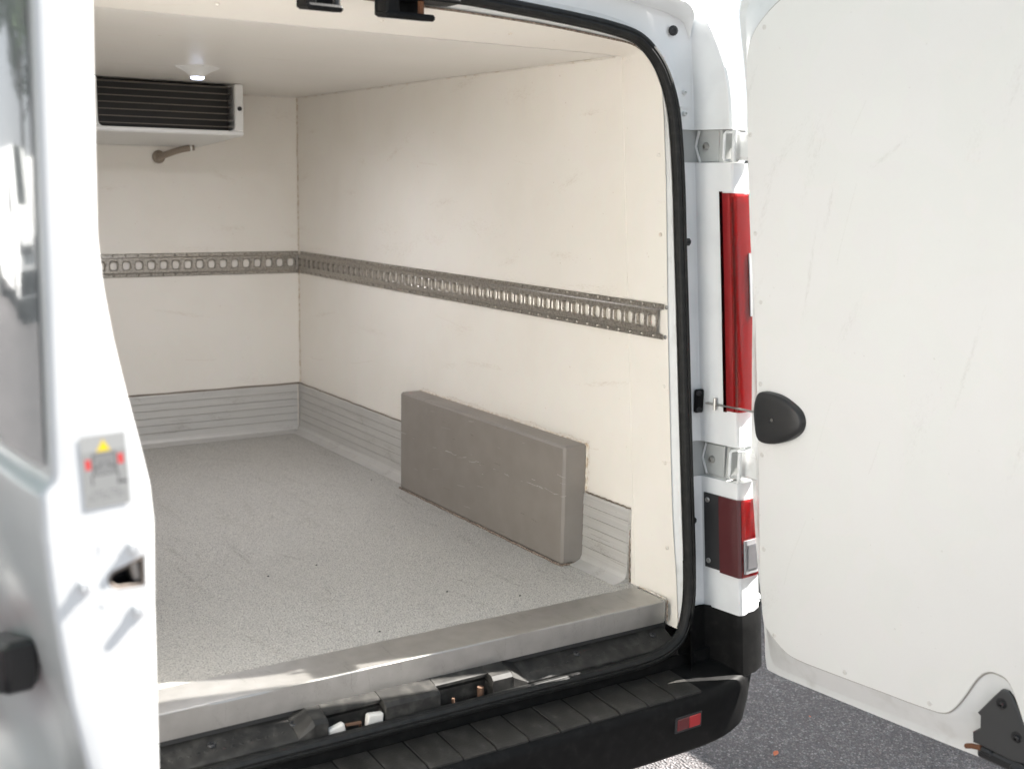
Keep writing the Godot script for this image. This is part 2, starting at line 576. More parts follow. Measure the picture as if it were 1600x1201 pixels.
func tree(at: Vector3, k: float, turn: float, label: String) -> void:
	var t := group(self, "broadleaf_tree", Transform3D(Basis(Vector3.UP, turn).scaled(Vector3.ONE * k), at))
	tag(t, label, "tree", "trees behind the lot")
	if crown_mesh == null:
		var rng := RandomNumberGenerator.new()
		rng.seed = 77
		var g := Geo.new()
		var tip: Array = []
		g.lathe([Vector2(.2, 0), Vector2(.15, .5), Vector2(.13, 1.6), Vector2(.10, 2.6), Vector2(.04, 4.4)], 9, Transform3D(Basis(Vector3.RIGHT, -PI / 2), Vector3.ZERO))
		for i in 14:
			var a := TAU * i / 14 * 2.4
			var y0 := 1.7 + 0.17 * i
			var l := 1.7 - .05 * i
			var e := Vector3(cos(a) * l, y0 + .9 + rng.randf() * .6, sin(a) * l)
			g.tube(PackedVector3Array([Vector3(0, y0, 0), Vector3(cos(a) * l * .5, y0 + .35, sin(a) * l * .5), e]), .035, 5)
			tip.append(e)
			tip.append(Vector3(cos(a) * l * .55, y0 + .7, sin(a) * l * .55))
		tip.append(Vector3(0, 4.6, 0))
		trunk_mesh = g.mesh()
		var c := Geo.new()
		for e: Vector3 in tip:
			var rad := rng.randf_range(.5, .8)
			for i in 260:
				var d := Vector3(rng.randfn(), rng.randfn(), rng.randfn()).normalized() * rad * pow(rng.randf(), .45)
				d.y *= .75
				var b := Basis.from_euler(Vector3(rng.randf() * TAU, rng.randf() * TAU, rng.randf() * TAU))
				var o := e + d
				var z := rng.randf_range(.06, .11)
				c.quad(o - b.x * z, o - b.y * z * .5, o + b.x * z, o + b.y * z * .5)
		crown_mesh = c.mesh(1.0)
	part(t, "trunk", trunk_mesh, M.bark)
	part(t, "crown", crown_mesh, M.leaf)

# ---------------------------------------------------------------- the refrigerated van
func screw_mesh(r: float, h: float) -> ArrayMesh:
	var g := Geo.new()
	g.lathe([Vector2(r, 0), Vector2(r, h * .4), Vector2(r * .8, h * .9), Vector2(r * .45, h), Vector2(r * .36, h * .35), Vector2(r * .05, h * .35)], 12, Transform3D())
	return g.mesh()

func place(parent: Node, called: String, mesh: Mesh, m: Material, at: Vector3, out: Vector3, spin := 0.0) -> MeshInstance3D:
	var o := part(parent, called, mesh, m)
	var z := out.normalized()
	var x := (Vector3.UP if absf(z.y) < .9 else Vector3.RIGHT).cross(z).normalized()
	o.transform = Transform3D(Basis(x, z.cross(x), z) * Basis(Vector3.BACK, spin), at)
	return o

func build_cargo(van: Node3D) -> void:
	var g := Geo.new()
	g.box(Vector3(0, .59, -1.10), Vector3(1.46, .06, 1.988))
	part(van, "cargo_floor", g, M.floor)
	for sg in [1, -1]:
		g = Geo.new()   # main side wall, ends at the trim joint
		var poly := V2([[-2.13, .56], [rz(.56, -.17), .56], [rz(1.85, -.17), 1.85], [-2.13, 1.85]])
		g.prism(poly, Transform3D(Basis(Vector3(0, 0, 1), Vector3.UP, Vector3(sg, 0, 0)), Vector3(.70 * sg, 0, 0)), .03)
		part(van, "wall_panel", g, M.lining)
	g = Geo.new()
	g.box(Vector3(0, 1.2, -2.109), Vector3(1.398, 1.28, .03))
	part(van, "wall_panel", g, M.lining)
	g = Geo.new()
	g.box(Vector3(0, 1.835, -1.172), Vector3(1.396, .03, 1.846))
	part(van, "ceiling_panel", g, M.ceiling)
	# rear trim: from the joint out to the edge of the opening
	var L := [[.709, .56], [.709, .60], [.707, .68], [.700, .825], [.699, 1.04], [.699, 1.247], [.701, 1.385], [.702, 1.522], [.701, 1.657], [.696, 1.737], [.682, 1.777], [.656, 1.808], [.617, 1.826], [.555, 1.833], [.453, 1.842], [.357, 1.848], [.264, 1.852], [.176, 1.855], [0.0, 1.858]]
	var J := [[.70, .56], [.70, .60], [.70, .68], [.70, .825], [.70, 1.04], [.70, 1.247], [.70, 1.385], [.70, 1.522], [.70, 1.657], [.70, 1.73], [.70, 1.775], [.70, 1.805], [.694, 1.818], [.60, 1.82], [.48, 1.82], [.37, 1.82], [.27, 1.82], [.18, 1.82], [0.0, 1.82]]
	g = Geo.new()
	var lip := Geo.new()
	var seam := PackedVector3Array()
	var edge := PackedVector3Array()
	var inn := opening(-.010, -.012)
	for sg in [1, -1]:
		var Ls := smooth2(V2(L), 4)
		var Js := smooth2(V2(J), 4)
		var a := PackedVector3Array()
		var b := PackedVector3Array()
		var b2 := PackedVector3Array()
		var c := PackedVector3Array()
		for i in Ls.size():
			a.append(Vector3((Js[i].x + (.0015 if Js[i].x > .5 else 0.0)) * sg, Js[i].y, rz(Js[i].y, -.17)))
			b.append(Vector3(Ls[i].x * sg, Ls[i].y, rz(Ls[i].y, -.03)))
			b2.append(Vector3((Ls[i].x + (.004 if i < 40 else 0.0)) * sg, Ls[i].y + (.004 if i >= 40 else 0.0), rz(Ls[i].y, -.034)))
			var best := inn[0]
			for q in inn:
				if q.distance_squared_to(b[i]) < best.distance_squared_to(b[i]): best = q
			c.append(best)
		var m1 := PackedVector3Array()
		for i in a.size(): m1.append(a[i].lerp(b[i], .5) + Vector3(.0008 * sg if absf(a[i].x) > .5 else 0.0, 0, 0))
		if sg == 1:
			g.grid([a, m1, b, b2])
			lip.grid([b2, c])
		else:
			g.grid([b2, b, m1, a])
			lip.grid([c, b2])
		if sg == 1:
			seam = a
			edge = b
	part(van, "rear_trim", g, M.lining, 30.0)
	part(van, "door_aperture_lip", lip, M.paint_in, 30.0)
	# beads of old sealant
	var pth := PackedVector3Array()
	g = Geo.new()
	pth = PackedVector3Array()
	for i in range(44, edge.size()): pth.append(edge[i] + Vector3(0, .001, .0))
	g.tube(pth, .0022, 6, false, Vector3(0, 0, 1))
	part(van, "sealant_bead", g, M.grime)
	for pq in [[Vector3(.698, .80, -2.092), Vector3(.698, 1.82, -2.092), M.sealant, .0026], [Vector3(.698, 1.818, -2.09), Vector3(.698, 1.818, -.26), M.pale_bead, .0024], [Vector3(-.69, 1.818, -2.092), Vector3(.69, 1.818, -2.092), M.pale_bead, .0024], [Vector3(-.69, .798, -2.091), Vector3(.694, .798, -2.091), M.grime, .0035], [Vector3(.697, .798, -2.09), Vector3(.697, .798, -1.17), M.grime, .0022], [Vector3(.697, .798, -.32), Vector3(.697, .798, -.145), M.grime, .002], [Vector3(.697, .622, -.138), Vector3(.697, .79, -.148), M.grime, .002], [Vector3(.698, .622, -.105), Vector3(.698, .622, -.01), M.sealant, .0018], [Vector3(.695, .575, .001), Vector3(.695, .622, -.001), M.grime, .002]]:
		g = Geo.new()
		var a: Vector3 = pq[0]
		var b: Vector3 = pq[1]
		pth = PackedVector3Array()
		var n := 26
		for i in n + 1:
			var w := Vector3(sin(i * 2.3), cos(i * 1.7), sin(i * 1.1)) * .0008
			pth.append(a.lerp(b, float(i) / n) + w)
		g.tube(pth, pq[3], 6)
		part(van, "sealant_bead", g, pq[2])
	# kick plates (ribbed aluminium along the foot of the walls)
	var kp: Array = [[.0, .62], [.046, .6205], [.046, .6222], [.026, .6250], [.014, .630], [.009, .640]]
	for y in [.664, .690, .716, .742, .768]:
		kp.append([.0075, y - .006]); kp.append([.0075, y - .0012]); kp.append([.0052, y]); kp.append([.0085, y + .0012]); kp.append([.0085, y + .004])
	kp.append([.0075, .792]); kp.append([.005, .796]); kp.append([0.0, .796])
	var kpoly := V2(kp)
	for seg in [[-2.094, -1.169, 1], [-.321, -.1425, 1], [-2.094, -1.169, -1], [-.321, -.1425, -1]]:
		g = Geo.new()
		g.prism(kpoly, Transform3D(Basis(Vector3(-seg[2], 0, 0), Vector3.UP, Vector3(0, 0, 1)), Vector3(.6995 * seg[2], 0, seg[0] + .001)), seg[1] - seg[0] - .002)
		part(van, "kick_plate", g, M.kick, 20.0)
	g = Geo.new()
	g.prism(kpoly, Transform3D(Basis(Vector3(0, 0, 1), Vector3.UP, Vector3(1, 0, 0)), Vector3(-.69, 0, -2.0935)), 1.374)
	part(van, "kick_plate", g, M.kick, 20.0)
	# wheel boxes
	for sg in [1, -1]:
		g = Geo.new()
		g.box(Vector3(.666 * sg, .768, -.745), Vector3(.070, .296, .848), .006)
		part(van, "wheel_box", g, M.taupe)
	for pq in [[Vector3(.629, .622, -1.168), Vector3(.629, .622, -.322)], [Vector3(.631, .622, -.3205), Vector3(.695, .622, -.3195)], [Vector3(.698, .915, -1.17), Vector3(.698, .915, -.32)], [Vector3(.698, .63, -.3195), Vector3(.698, .915, -.3195)]]:
		g = Geo.new()
		pth = PackedVector3Array()
		for i in 31: pth.append(pq[0].lerp(pq[1], i / 30.0) + Vector3(sin(i * 1.9), cos(i * 2.7) * .6, sin(i * 1.3)) * .001)
		g.tube(pth, .0032, 6)
		part(van, "sealant_bead", g, M.grime if pq[0].y < .7 and pq[1].y < .7 else M.sealant)
	# smeared sealant on the wall round the wheel box, ragged at its outer edge
	var rg := RandomNumberGenerator.new()
	rg.seed = 31
	for q in [[0, -1.165, -.315, .013], [1, .80, .925, .012]]:
		g = Geo.new()
		var r0 := PackedVector3Array()
		var r1 := PackedVector3Array()
		for i in 91:
			var t: float = lerpf(q[1], q[2], i / 90.0)
			var w: float = q[3] * (.55 + .35 * sin(i * .31 + 1.0) * sin(i * .113) + rg.randf_range(-.12, .12))
			r0.append(Vector3(.6992, .914, t) if q[0] == 0 else Vector3(.6992, t, -.323))
			r1.append(Vector3(.6993, .917 + w, t + .004) if q[0] == 0 else Vector3(.6993, t, -.319 + w))
		g.grid([r0, r1])
		part(van, "sealant_smear", g, M.smear)
	# lashing rails
	rail(van, Transform3D(Basis(Vector3(0, 0, 1), Vector3.UP, Vector3(-1, 0, 0)), Vector3(.6995, 1.2415, -2.082)), 2.016)
	rail(van, Transform3D(Basis(Vector3(0, 0, -1), Vector3.UP, Vector3(1, 0, 0)), Vector3(-.6995, 1.2415, -.066)), 2.016)
	rail(van, Transform3D(Basis(Vector3(1, 0, 0), Vector3.UP, Vector3(0, 0, 1)), Vector3(-.685, 1.2415, -2.0935)), 1.37)
	# wall screws on the trim
	var sm := screw_mesh(.0045, .002)
	for q in [[1.60, -.048], [1.43, -.048], [1.10, -.048], [.93, -.050], [.74, -.05], [1.77, -.06]]:
		place(van, "wall_screw", sm, M.pale_bead, Vector3(.699, q[0], rz(q[0], q[1])), Vector3(-1, 0, 0))
	for x in [.07, .36, -.25]:
		place(van, "wall_screw", sm, M.pale_bead, Vector3(x, 1.834, rz(1.834, -.10)), Vector3(0, -1, .3))

func rail(van: Node3D, xf: Transform3D, length: float) -> void:
	var g := Geo.new()
	var n := int(round(length / .0411))
	var pitch := length / n
	var web := .0095
	for i in n:
		var s0 := i * pitch
		var c := Vector2(s0 + pitch / 2, 0)
		var rings: Array = [PackedVector3Array(), PackedVector3Array(), PackedVector3Array(), PackedVector3Array(), PackedVector3Array()]
		for k in 20:
			var a := TAU * (k + .5) / 20
			var d := Vector2(cos(a), sin(a))
			var hole := c + Vector2(signf(d.x) * pow(absf(d.x), .6) * .0122, signf(d.y) * pow(absf(d.y), .6) * .0140)
			var rim := c + Vector2(signf(d.x) * pow(absf(d.x), .6) * .0156, signf(d.y) * pow(absf(d.y), .6) * .0175)
			var e := minf((pitch / 2) / maxf(absf(d.x), .001), .0235 / maxf(absf(d.y), .001))
			var o := c + d * e
			rings[0].append(xf * Vector3(o.x, o.y, web))
			rings[1].append(xf * Vector3(rim.x, rim.y, web))
			rings[2].append(xf * Vector3((rim.x + hole.x) / 2, (rim.y + hole.y) / 2, web + .0018))
			rings[3].append(xf * Vector3(hole.x, hole.y, web))
			rings[4].append(xf * Vector3(hole.x, hole.y, .001))
		g.grid(rings, true)
		# the corners that the ring of 20 leaves open
		for sy in [-1, 1]:
			var y: float = .0235 * sy
			g.quad(xf * Vector3(s0, y * .86, web - .0001), xf * Vector3(s0 + pitch, y * .86, web - .0001), xf * Vector3(s0 + pitch, y, web - .0001), xf * Vector3(s0, y, web - .0001))
			# pressed dimples on the flanges
			var b := Transform3D(xf.basis, xf * Vector3(s0 + pitch / 2, .0335 * sy, .0025))
			g.lathe([Vector2(.0048, 0), Vector2(.0044, .0024), Vector2(.0020, .0042)], 7, b)
	for sy in [-1, 1]:
		var prof := [[.0235, web], [.0245, web + .001], [.0262, web], [.0268, .0035], [.030, .0025], [.037, .0025], [.0385, .004], [.0392, .0015], [.0385, .0]]
		var r0 := PackedVector3Array()
		var r1 := PackedVector3Array()
		for q in prof:
			r0.append(xf * Vector3(0, q[0] * sy, q[1]))
			r1.append(xf * Vector3(length + (.012 if q[0] > .0262 else 0.0), q[0] * sy, q[1]))
		g.grid([r0, r1])
	var o := part(van, "lashing_rail", g, M.rail, 30.0)
	var sm := screw_mesh(.0048, .0025)
	for sy in [-1, 1]:
		place(o, "rivet", sm, M.steel, xf * Vector3(length + .018, .0325 * sy, .0), xf.basis.z)

func build_evaporator(van: Node3D) -> void:
	var e := group(van, "evaporator_unit")
	var zf := -1.65
	# front frame with two openings, side cheeks and sloping underside
	var g := Geo.new()
	for q in [[-.575, 1.665, .34, 1.678, 0], [.313, 1.678, .34, 1.818, 0], [-.575, 1.678, -.548, 1.818, 0], [-.14, 1.678, -.096, 1.818, 0]]:
		g.box(Vector3((q[0] + q[2]) / 2, (q[1] + q[3]) / 2, zf - .01), Vector3(q[2] - q[0], q[3] - q[1], .02), .004)
	for c in [[.313, 1], [-.096, -1], [-.14, 1], [-.548, -1]]:   # rounded lower corners of the openings
		var poly := PackedVector2Array([Vector2(0, 0)])
		for k in 6:
			var a := PI / 2 * k / 5
			poly.append(Vector2(-c[1] * (1 - sin(a)), 1 - cos(a)) * .014)
		g.prism(poly, Transform3D(Basis(), Vector3(c[0], 1.678, zf - .016)), .012)
	g.prism(V2([[-2.09, 1.636], [-1.655, 1.664], [-1.655, 1.672], [-2.09, 1.644]]), Transform3D(Basis(Vector3(0, 0, 1), Vector3.UP, Vector3(-1, 0, 0)), Vector3(.34, 0, 0)), .915, .002)
	for x in [.34, -.565]:
		g.prism(V2([[-2.09, 1.645], [-1.672, 1.672], [-1.672, 1.817], [-2.09, 1.817]]), Transform3D(Basis(Vector3(0, 0, 1), Vector3.UP, Vector3(-1, 0, 0)), Vector3(x, 0, 0)), .01)
	part(e, "housing", g, M.white_plastic)
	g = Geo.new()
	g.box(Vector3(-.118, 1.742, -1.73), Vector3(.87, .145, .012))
	part(e, "coil_shade_sheet", g, M.coil)  # near-black sheet paints in the shade of the coil behind the louvres
	for side in [[.108, .405], [-.344, .405]]:
		for i in 7:
			g = Geo.new()
			var y := 1.690 + i * .0197
			g.box(Vector3(side[0], y, zf - .032), Vector3(side[1], .0024, .022), .0008, Basis(Vector3.RIGHT, .02))
			part(e, "louvre_blade", g, M.louvre)
	place(e, "bolt", screw_mesh(.007, .006), M.black, Vector3(.3265, 1.745, zf), Vector3(0, 0, 1))
	# drain hose under the unit
	var h := group(van, "drain_hose")
	g = Geo.new()
	g.lathe([Vector2(.021, 0), Vector2(.022, .004), Vector2(.017, .007), Vector2(.012, .008)], 20, Transform3D(Basis(), Vector3(.203, 1.601, -2.0935)))
	part(h, "wall_flange", g, M.hose)
	g = Geo.new()
	var c := Curve3D.new()
	c.add_point(Vector3(.203, 1.601, -2.09), Vector3.ZERO, Vector3(.006, .002, .03))
	c.add_point(Vector3(.262, 1.626, -2.03), Vector3(-.03, -.008, -.006), Vector3(.03, .006, .006))
	c.add_point(Vector3(.302, 1.634, -2.02), Vector3(-.015, -.002, -.003))
	g.tube(c.get_baked_points() if c.get_baked_points().size() > 6 else c.tessellate_even_length(5, .008), .0105, 12)
	part(h, "hose", g, M.hose)
	g = Geo.new()
	g.tube(PackedVector3Array([Vector3(.288, 1.6325, -2.023), Vector3(.294, 1.6332, -2.022)]), .0118, 14)
	part(h, "hose_clip", g, M.white_plastic)
	# LED lamp on the ceiling
	var l := group(van, "ceiling_lamp", Transform3D(Basis(), Vector3(.05, 1.82, -1.20)))
	g = Geo.new()
	var rows: Array = []
	for s in [[.060, 0.0, 1.15], [.056, -.004, 1.2], [.036, -.012, 1.55], [.021, -.022, 2.0], [.019, -.026, 2.0]]:
		var r := PackedVector3Array()
		for k in 40:
			var a := TAU * k / 40
			var q: float = 1.0 / pow(pow(absf(cos(a)), s[2]) + pow(absf(sin(a)), s[2]), 1.0 / s[2])
			r.append(Vector3(cos(a) * q * s[0], s[1], sin(a) * q * s[0]))
		rows.append(r)
	g.grid(rows, true)
	g.fan(rows[-1])
	part(l, "lamp_shade", g, M.white_plastic)
	g = Geo.new()
	g.lathe([Vector2(.017, 0), Vector2(.0165, .004), Vector2(.012, .0065)], 20, Transform3D(Basis(Vector3.RIGHT, PI / 2), Vector3(0, -.0258, 0)))
	part(l, "lamp_lens", g, M.glow)
	var ol := SpotLight3D.new()
	ol.name = "lamp_light"
	ol.position = Vector3(0, -.036, 0)
	ol.rotation.x = -PI / 2
	ol.spot_angle = 89.0
	ol.spot_range = 6.0
	ol.spot_attenuation = 2.0
	ol.light_color = Color(.95, .96, 1.0)
	ol.light_energy = 0.12
	ol.light_size = .016
	ol.shadow_enabled = true
	l.add_child(ol)

func build_sill(van: Node3D) -> void:
	# aluminium threshold with a slightly battered front edge
	var g := Geo.new()
	var rows: Array = []
	var nz := noise(0.9, 201)
	var prof := [[-.107, .6205], [-.107, .6225], [-.06, .6228], [-.006, .6228], [-.002, .6222], [-.0004, .6210], [0.0, .6190], [.0004, .595], [0.0, .573], [-.004, .5725]]
	for i in 161:
		var x := lerpf(-.688, .688, i / 160.0)
		var r := PackedVector3Array()
		for k in prof.size():
			var w := nz.get_noise_2d(x * 4.0, k * .35) * (.0011 if k >= 3 and k <= 6 else .0003)
			r.append(Vector3(x, prof[k][1] + w * .6, prof[k][0] + w))
		rows.append(r)
	g.grid(rows)
	var pr0: PackedVector3Array = rows[0]
	var pr1: PackedVector3Array = rows[-1]
	g.fan(pr0); g.fan(pr1)
	part(van, "threshold", g, M.alu, 50.0)
	g = Geo.new()
	g.box(Vector3(0, .545, -.035), Vector3(1.40, .05, .05))
	part(van, "threshold_base", g, M.dark)
	# black sill trim
	var s := group(van, "sill_trim")
	g = Geo.new()
	var sp := V2([[-.014, .50], [-.014, .556], [-.009, .560], [-.004, .5585], [.020, .549], [.040, .541], [.046, .536], [.048, .50]])
	var low := V2([[-.014, .46], [-.014, .556], [-.009, .560], [-.004, .5585], [.018, .551], [.018, .505], [.046, .503], [.048, .46]])
	for q in [[.690, .483, 0], [.207, .119, 1], [.088, .118, 0], [-.030, .117, 1], [-.147, .543, 0]]:
		g.prism(low if q[2] == 1 else sp, Transform3D(Basis(Vector3(0, 0, 1), Vector3.UP, Vector3(-1, 0, 0)), Vector3(q[0], 0, 0)), q[1])
	part(s, "trim_body", g, M.sill, 25.0)
	# raised latch cover with two mouths
	g = Geo.new()
	var bz := Basis(Vector3(0, 0, 1), Vector3.UP, Vector3(-1, 0, 0))
	var lid := V2([[-.010, .560], [-.006, .571], [.0, .573], [.040, .565], [.048, .558], [.049, .528], [.044, .526], [.036, .55], [-.004, .558]])
	var back := V2([[-.010, .560], [-.006, .571], [.0, .573], [.020, .569], [.0245, .566], [.0245, .560], [-.004, .558]])
	for q in [[.255, .048, 0], [.207, .119, 1], [.088, .118, 0], [-.030, .117, 1], [-.147, .028, 0]]:
		g.prism(back if q[2] == 1 else lid, Transform3D(bz, Vector3(q[0], 0, 0)), q[1], .001)
	for q in [[.29, .035, .255], [-.205, .03, -.175]]:   # ramps at both ends
		var a := PackedVector3Array()
		var b := PackedVector3Array()
		for v in [[-.006, .573], [.040, .566], [.049, .556], [.050, .530]]: a.append(Vector3(q[2], v[1], v[0]))
		for v in [[-.006, .560], [.036, .545], [.047, .538], [.049, .528]]: b.append(Vector3(q[0], v[1], v[0]))
		g.grid([a, b])
	part(s, "latch_cover", g, M.sill, 25.0)
	g = Geo.new()
	for q in [[-.128, .022, .018, 0], [-.05, .026, .026, 0]]:
		g = Geo.new()
		g.box(Vector3(q[0], .530 + q[2] * .2, .038), Vector3(.034, q[2] * 1.1, .014), .003, Basis(Vector3.BACK, .25 if q[0] < -.1 else -.1))
		part(s, "striker_pad", g, M.old_white)
	g = Geo.new()
	g.tube(PackedVector3Array([Vector3(-.108, .520, .024), Vector3(-.106, .538, .036), Vector3(-.080, .538, .040), Vector3(-.074, .520, .030)]), .0035, 6)
	part(s, "striker_loop", g, M.old_rust)
	for q in [[.125, .003, .535], [.188, .007, .545]]:
		g = Geo.new()
		g.tube(PackedVector3Array([Vector3(q[0], .505, .032), Vector3(q[0], q[2], .032)]), q[1], 10)
		part(s, "striker_pin", g, M.old_rust)
	g = Geo.new()
	g.box(Vector3(.15, .531, .049), Vector3(.12, .004, .006), .0015)
	part(s, "striker_plate", g, M.paint_in)
	# lozenge tread
	g = Geo.new()
	var up := Vector3(0, .94, .34).normalized()
	for i in 84:
		for j in 2:
			var x := -.66 + i * .0158 + j * .008
			if x > -.22 and x < .30: continue
			var zc := .008 + j * .016
			var b := Basis(Vector3.UP, .5 if (i + j) % 2 == 0 else -.5)
			var yc := .5568 - (zc + .002) * .374
			var o := Vector3(x, yc, zc)
			var top := PackedVector3Array()
			var bot := PackedVector3Array()
			for k in 8:
				var a := TAU * k / 8
				var d := b * Vector3(cos(a) * .0052, 0, sin(a) * .0026)
				d.y = -d.z * .374
				bot.append(o + d)
				top.append(o + d * .6 + up * .0010)
			g.grid([bot, top], true)
			g.fan(top)
	M.sill.metallic_specular = 0.35
	tag(part(s, "tread_lozenges", g, M.sill), "", "", "", "stuff")
	var sm := screw_mesh(.0075, .0035)
	for q in [[-.355, .014], [-.201, .012], [.439, .010], [.647, .010]]:
		place(s, "trim_screw", sm, M.black, Vector3(q[0], .5575 - q[1] * .374, q[1]), up)

func build_frame(van: Node3D) -> void:
	# rubber seal round the opening: bulb, lip and grooves
	var g := Geo.new()
	var prof: Array = []
	for q in [[-.013, -.006], [-.0135, .001], [-.0115, .003], [-.012, .006], [-.009, .010], [-.004, .0125], [.0005, .0105], [.002, .0125], [.007, .012], [.011, .008], [.013, .002], [.0125, -.004], [.010, -.010], [-.006, -.010]]:
		prof.append(Vector2(q[0], q[1]))
	g.sweep(opening(0.0, 0.0), prof, Vector3(0, .095, 1).normalized(), true)
	part(van, "door_seal", g, M.rubber, 50.0)
	g = Geo.new()
	var a := opening(.004, -.011)
	var b := opening(.030, -.030)
	a.append(a[0]); b.append(b[0])
	g.grid([a, b])
	part(van, "door_flange", g, M.paint_in, 30.0)
	# roof edge over the opening: flange sheet, rain lip and the turn into the roof
	g = Geo.new()
	var full := opening(.028, -.030)
	var rp := smooth2(V2([[.776, 1.70], [.776, 1.80], [.770, 1.862], [.735, 1.893], [.60, 1.915], [.48, 1.925], [.38, 1.932], [.30, 1.936], [.20, 1.940], [0.0, 1.943]]), 6)
	var n0 := 14 * 6
	for sg in [1, -1]:
		var rows: Array = []
		var base := PackedVector3Array()
		for i in rp.size(): base.append(full[n0 + i] * Vector3(sg, 1, 1))
		rows.append(base)
		for st in [[0.0, -.028], [.004, -.012], [.010, .022], [.017, .031], [.024, .027], [.030, .004], [.032, -.10]]:
			var r := PackedVector3Array()
			for i in rp.size():
				var k := clampf((i - 10.0) / 9.0, 0.0, 1.0)
				r.append(Vector3(rp[i].x * sg, rp[i].y + st[0] * k, rz(rp[i].y, lerpf(-.028, st[1], k) if st[1] > -.05 else st[1])))
			rows.append(r)
		if sg == -1: rows.reverse()
		g.grid(rows)
	part(van, "roof_edge", g, M.paint, 40.0)
	# lower apron behind the bumper
	g = Geo.new()
	g.prism(V2([[.035, .30], [.050, .42], [.052, .512], [.030, .52], [-.02, .52], [-.02, .30]]), Transform3D(Basis(Vector3(0, 0, 1), Vector3.UP, Vector3(-1, 0, 0)), Vector3(.78, 0, 0)), 1.56)
	part(van, "rear_apron", g, M.plastic)
	# door locks hanging from the header
	for q in [[-.102, .068, 0], [.065, .10, 1]]:
		var k := group(van, "header_lock")
		g = Geo.new()
		g.box(Vector3(q[0], 1.831, -.062), Vector3(q[1], .012, .050), .004, Basis(Vector3.RIGHT, .12))
		g.box(Vector3(q[0] - q[1] * .34, 1.847, -.066), Vector3(q[1] * .28, .038, .046), .004)
		g.box(Vector3(q[0], 1.851, -.085), Vector3(q[1], .042, .008), .002)
		if q[2] == 1: g.box(Vector3(q[0] + .025, 1.862, -.06), Vector3(q[1] + .05, .008, .055), .002)
		part(k, "lock_body", g, M.plastic)
		g = Geo.new()
		g.tube(PackedVector3Array([Vector3(q[0] + .028, 1.832, -.055), Vector3(q[0] + .028, 1.865, -.055)]), .006, 8)
		part(k, "lock_pin", g, M.rust if q[2] == 1 else M.black)

const PIL := [[.748, -.030], [.776, -.030], [.784, -.026], [.787, -.018], [.797, .045], [.7995, .062], [.802, .069], [.809, .072], [.845, .067], [.880, .049], [.908, .020], [.928, -.025], [.940, -.10]]

func pil(k: int, y: float, inset := 0.0) -> Vector3:
	return pil_xd(PIL[k][0] + (inset if k >= 2 else 0.0), PIL[k][1], y)

func pil_xd(x: float, d: float, y: float) -> Vector3:
	var bx := body_x(y)
	var s := clampf((bx - .765) / .172, 0.0, 1.0)
	var t := clampf((y - 1.70) / .22, 0.0, 1.0)
	var xx := x if x < .775 else .775 + (x - .775) * lerpf(1.0, s, 1.0)
	var dd := d if d < -.03 else lerpf(d, -.03, t * t * .8)
	return Vector3(xx, y, rz(y, dd))

func pil_solid(poly: Array, y0: float, y1: float, steps: int) -> Geo:
	var g := Geo.new()
	var rows: Array = []
	for i in steps + 1:
		var y := lerpf(y0, y1, float(i) / steps)
		var r := PackedVector3Array()
		for q in poly: r.append(pil_xd(q[0], q[1], y))
		rows.append(r)
	g.grid(rows, true)
	var flat := V2(poly)
	var t := Geometry2D.triangulate_polygon(flat)
	for i in range(0, t.size(), 3):
		var b: PackedVector3Array = rows[0]
		var e: PackedVector3Array = rows[-1]
		g.tri(b[t[i]], b[t[i + 2]], b[t[i + 1]])
		g.tri(e[t[i]], e[t[i + 1]], e[t[i + 2]])
	return g

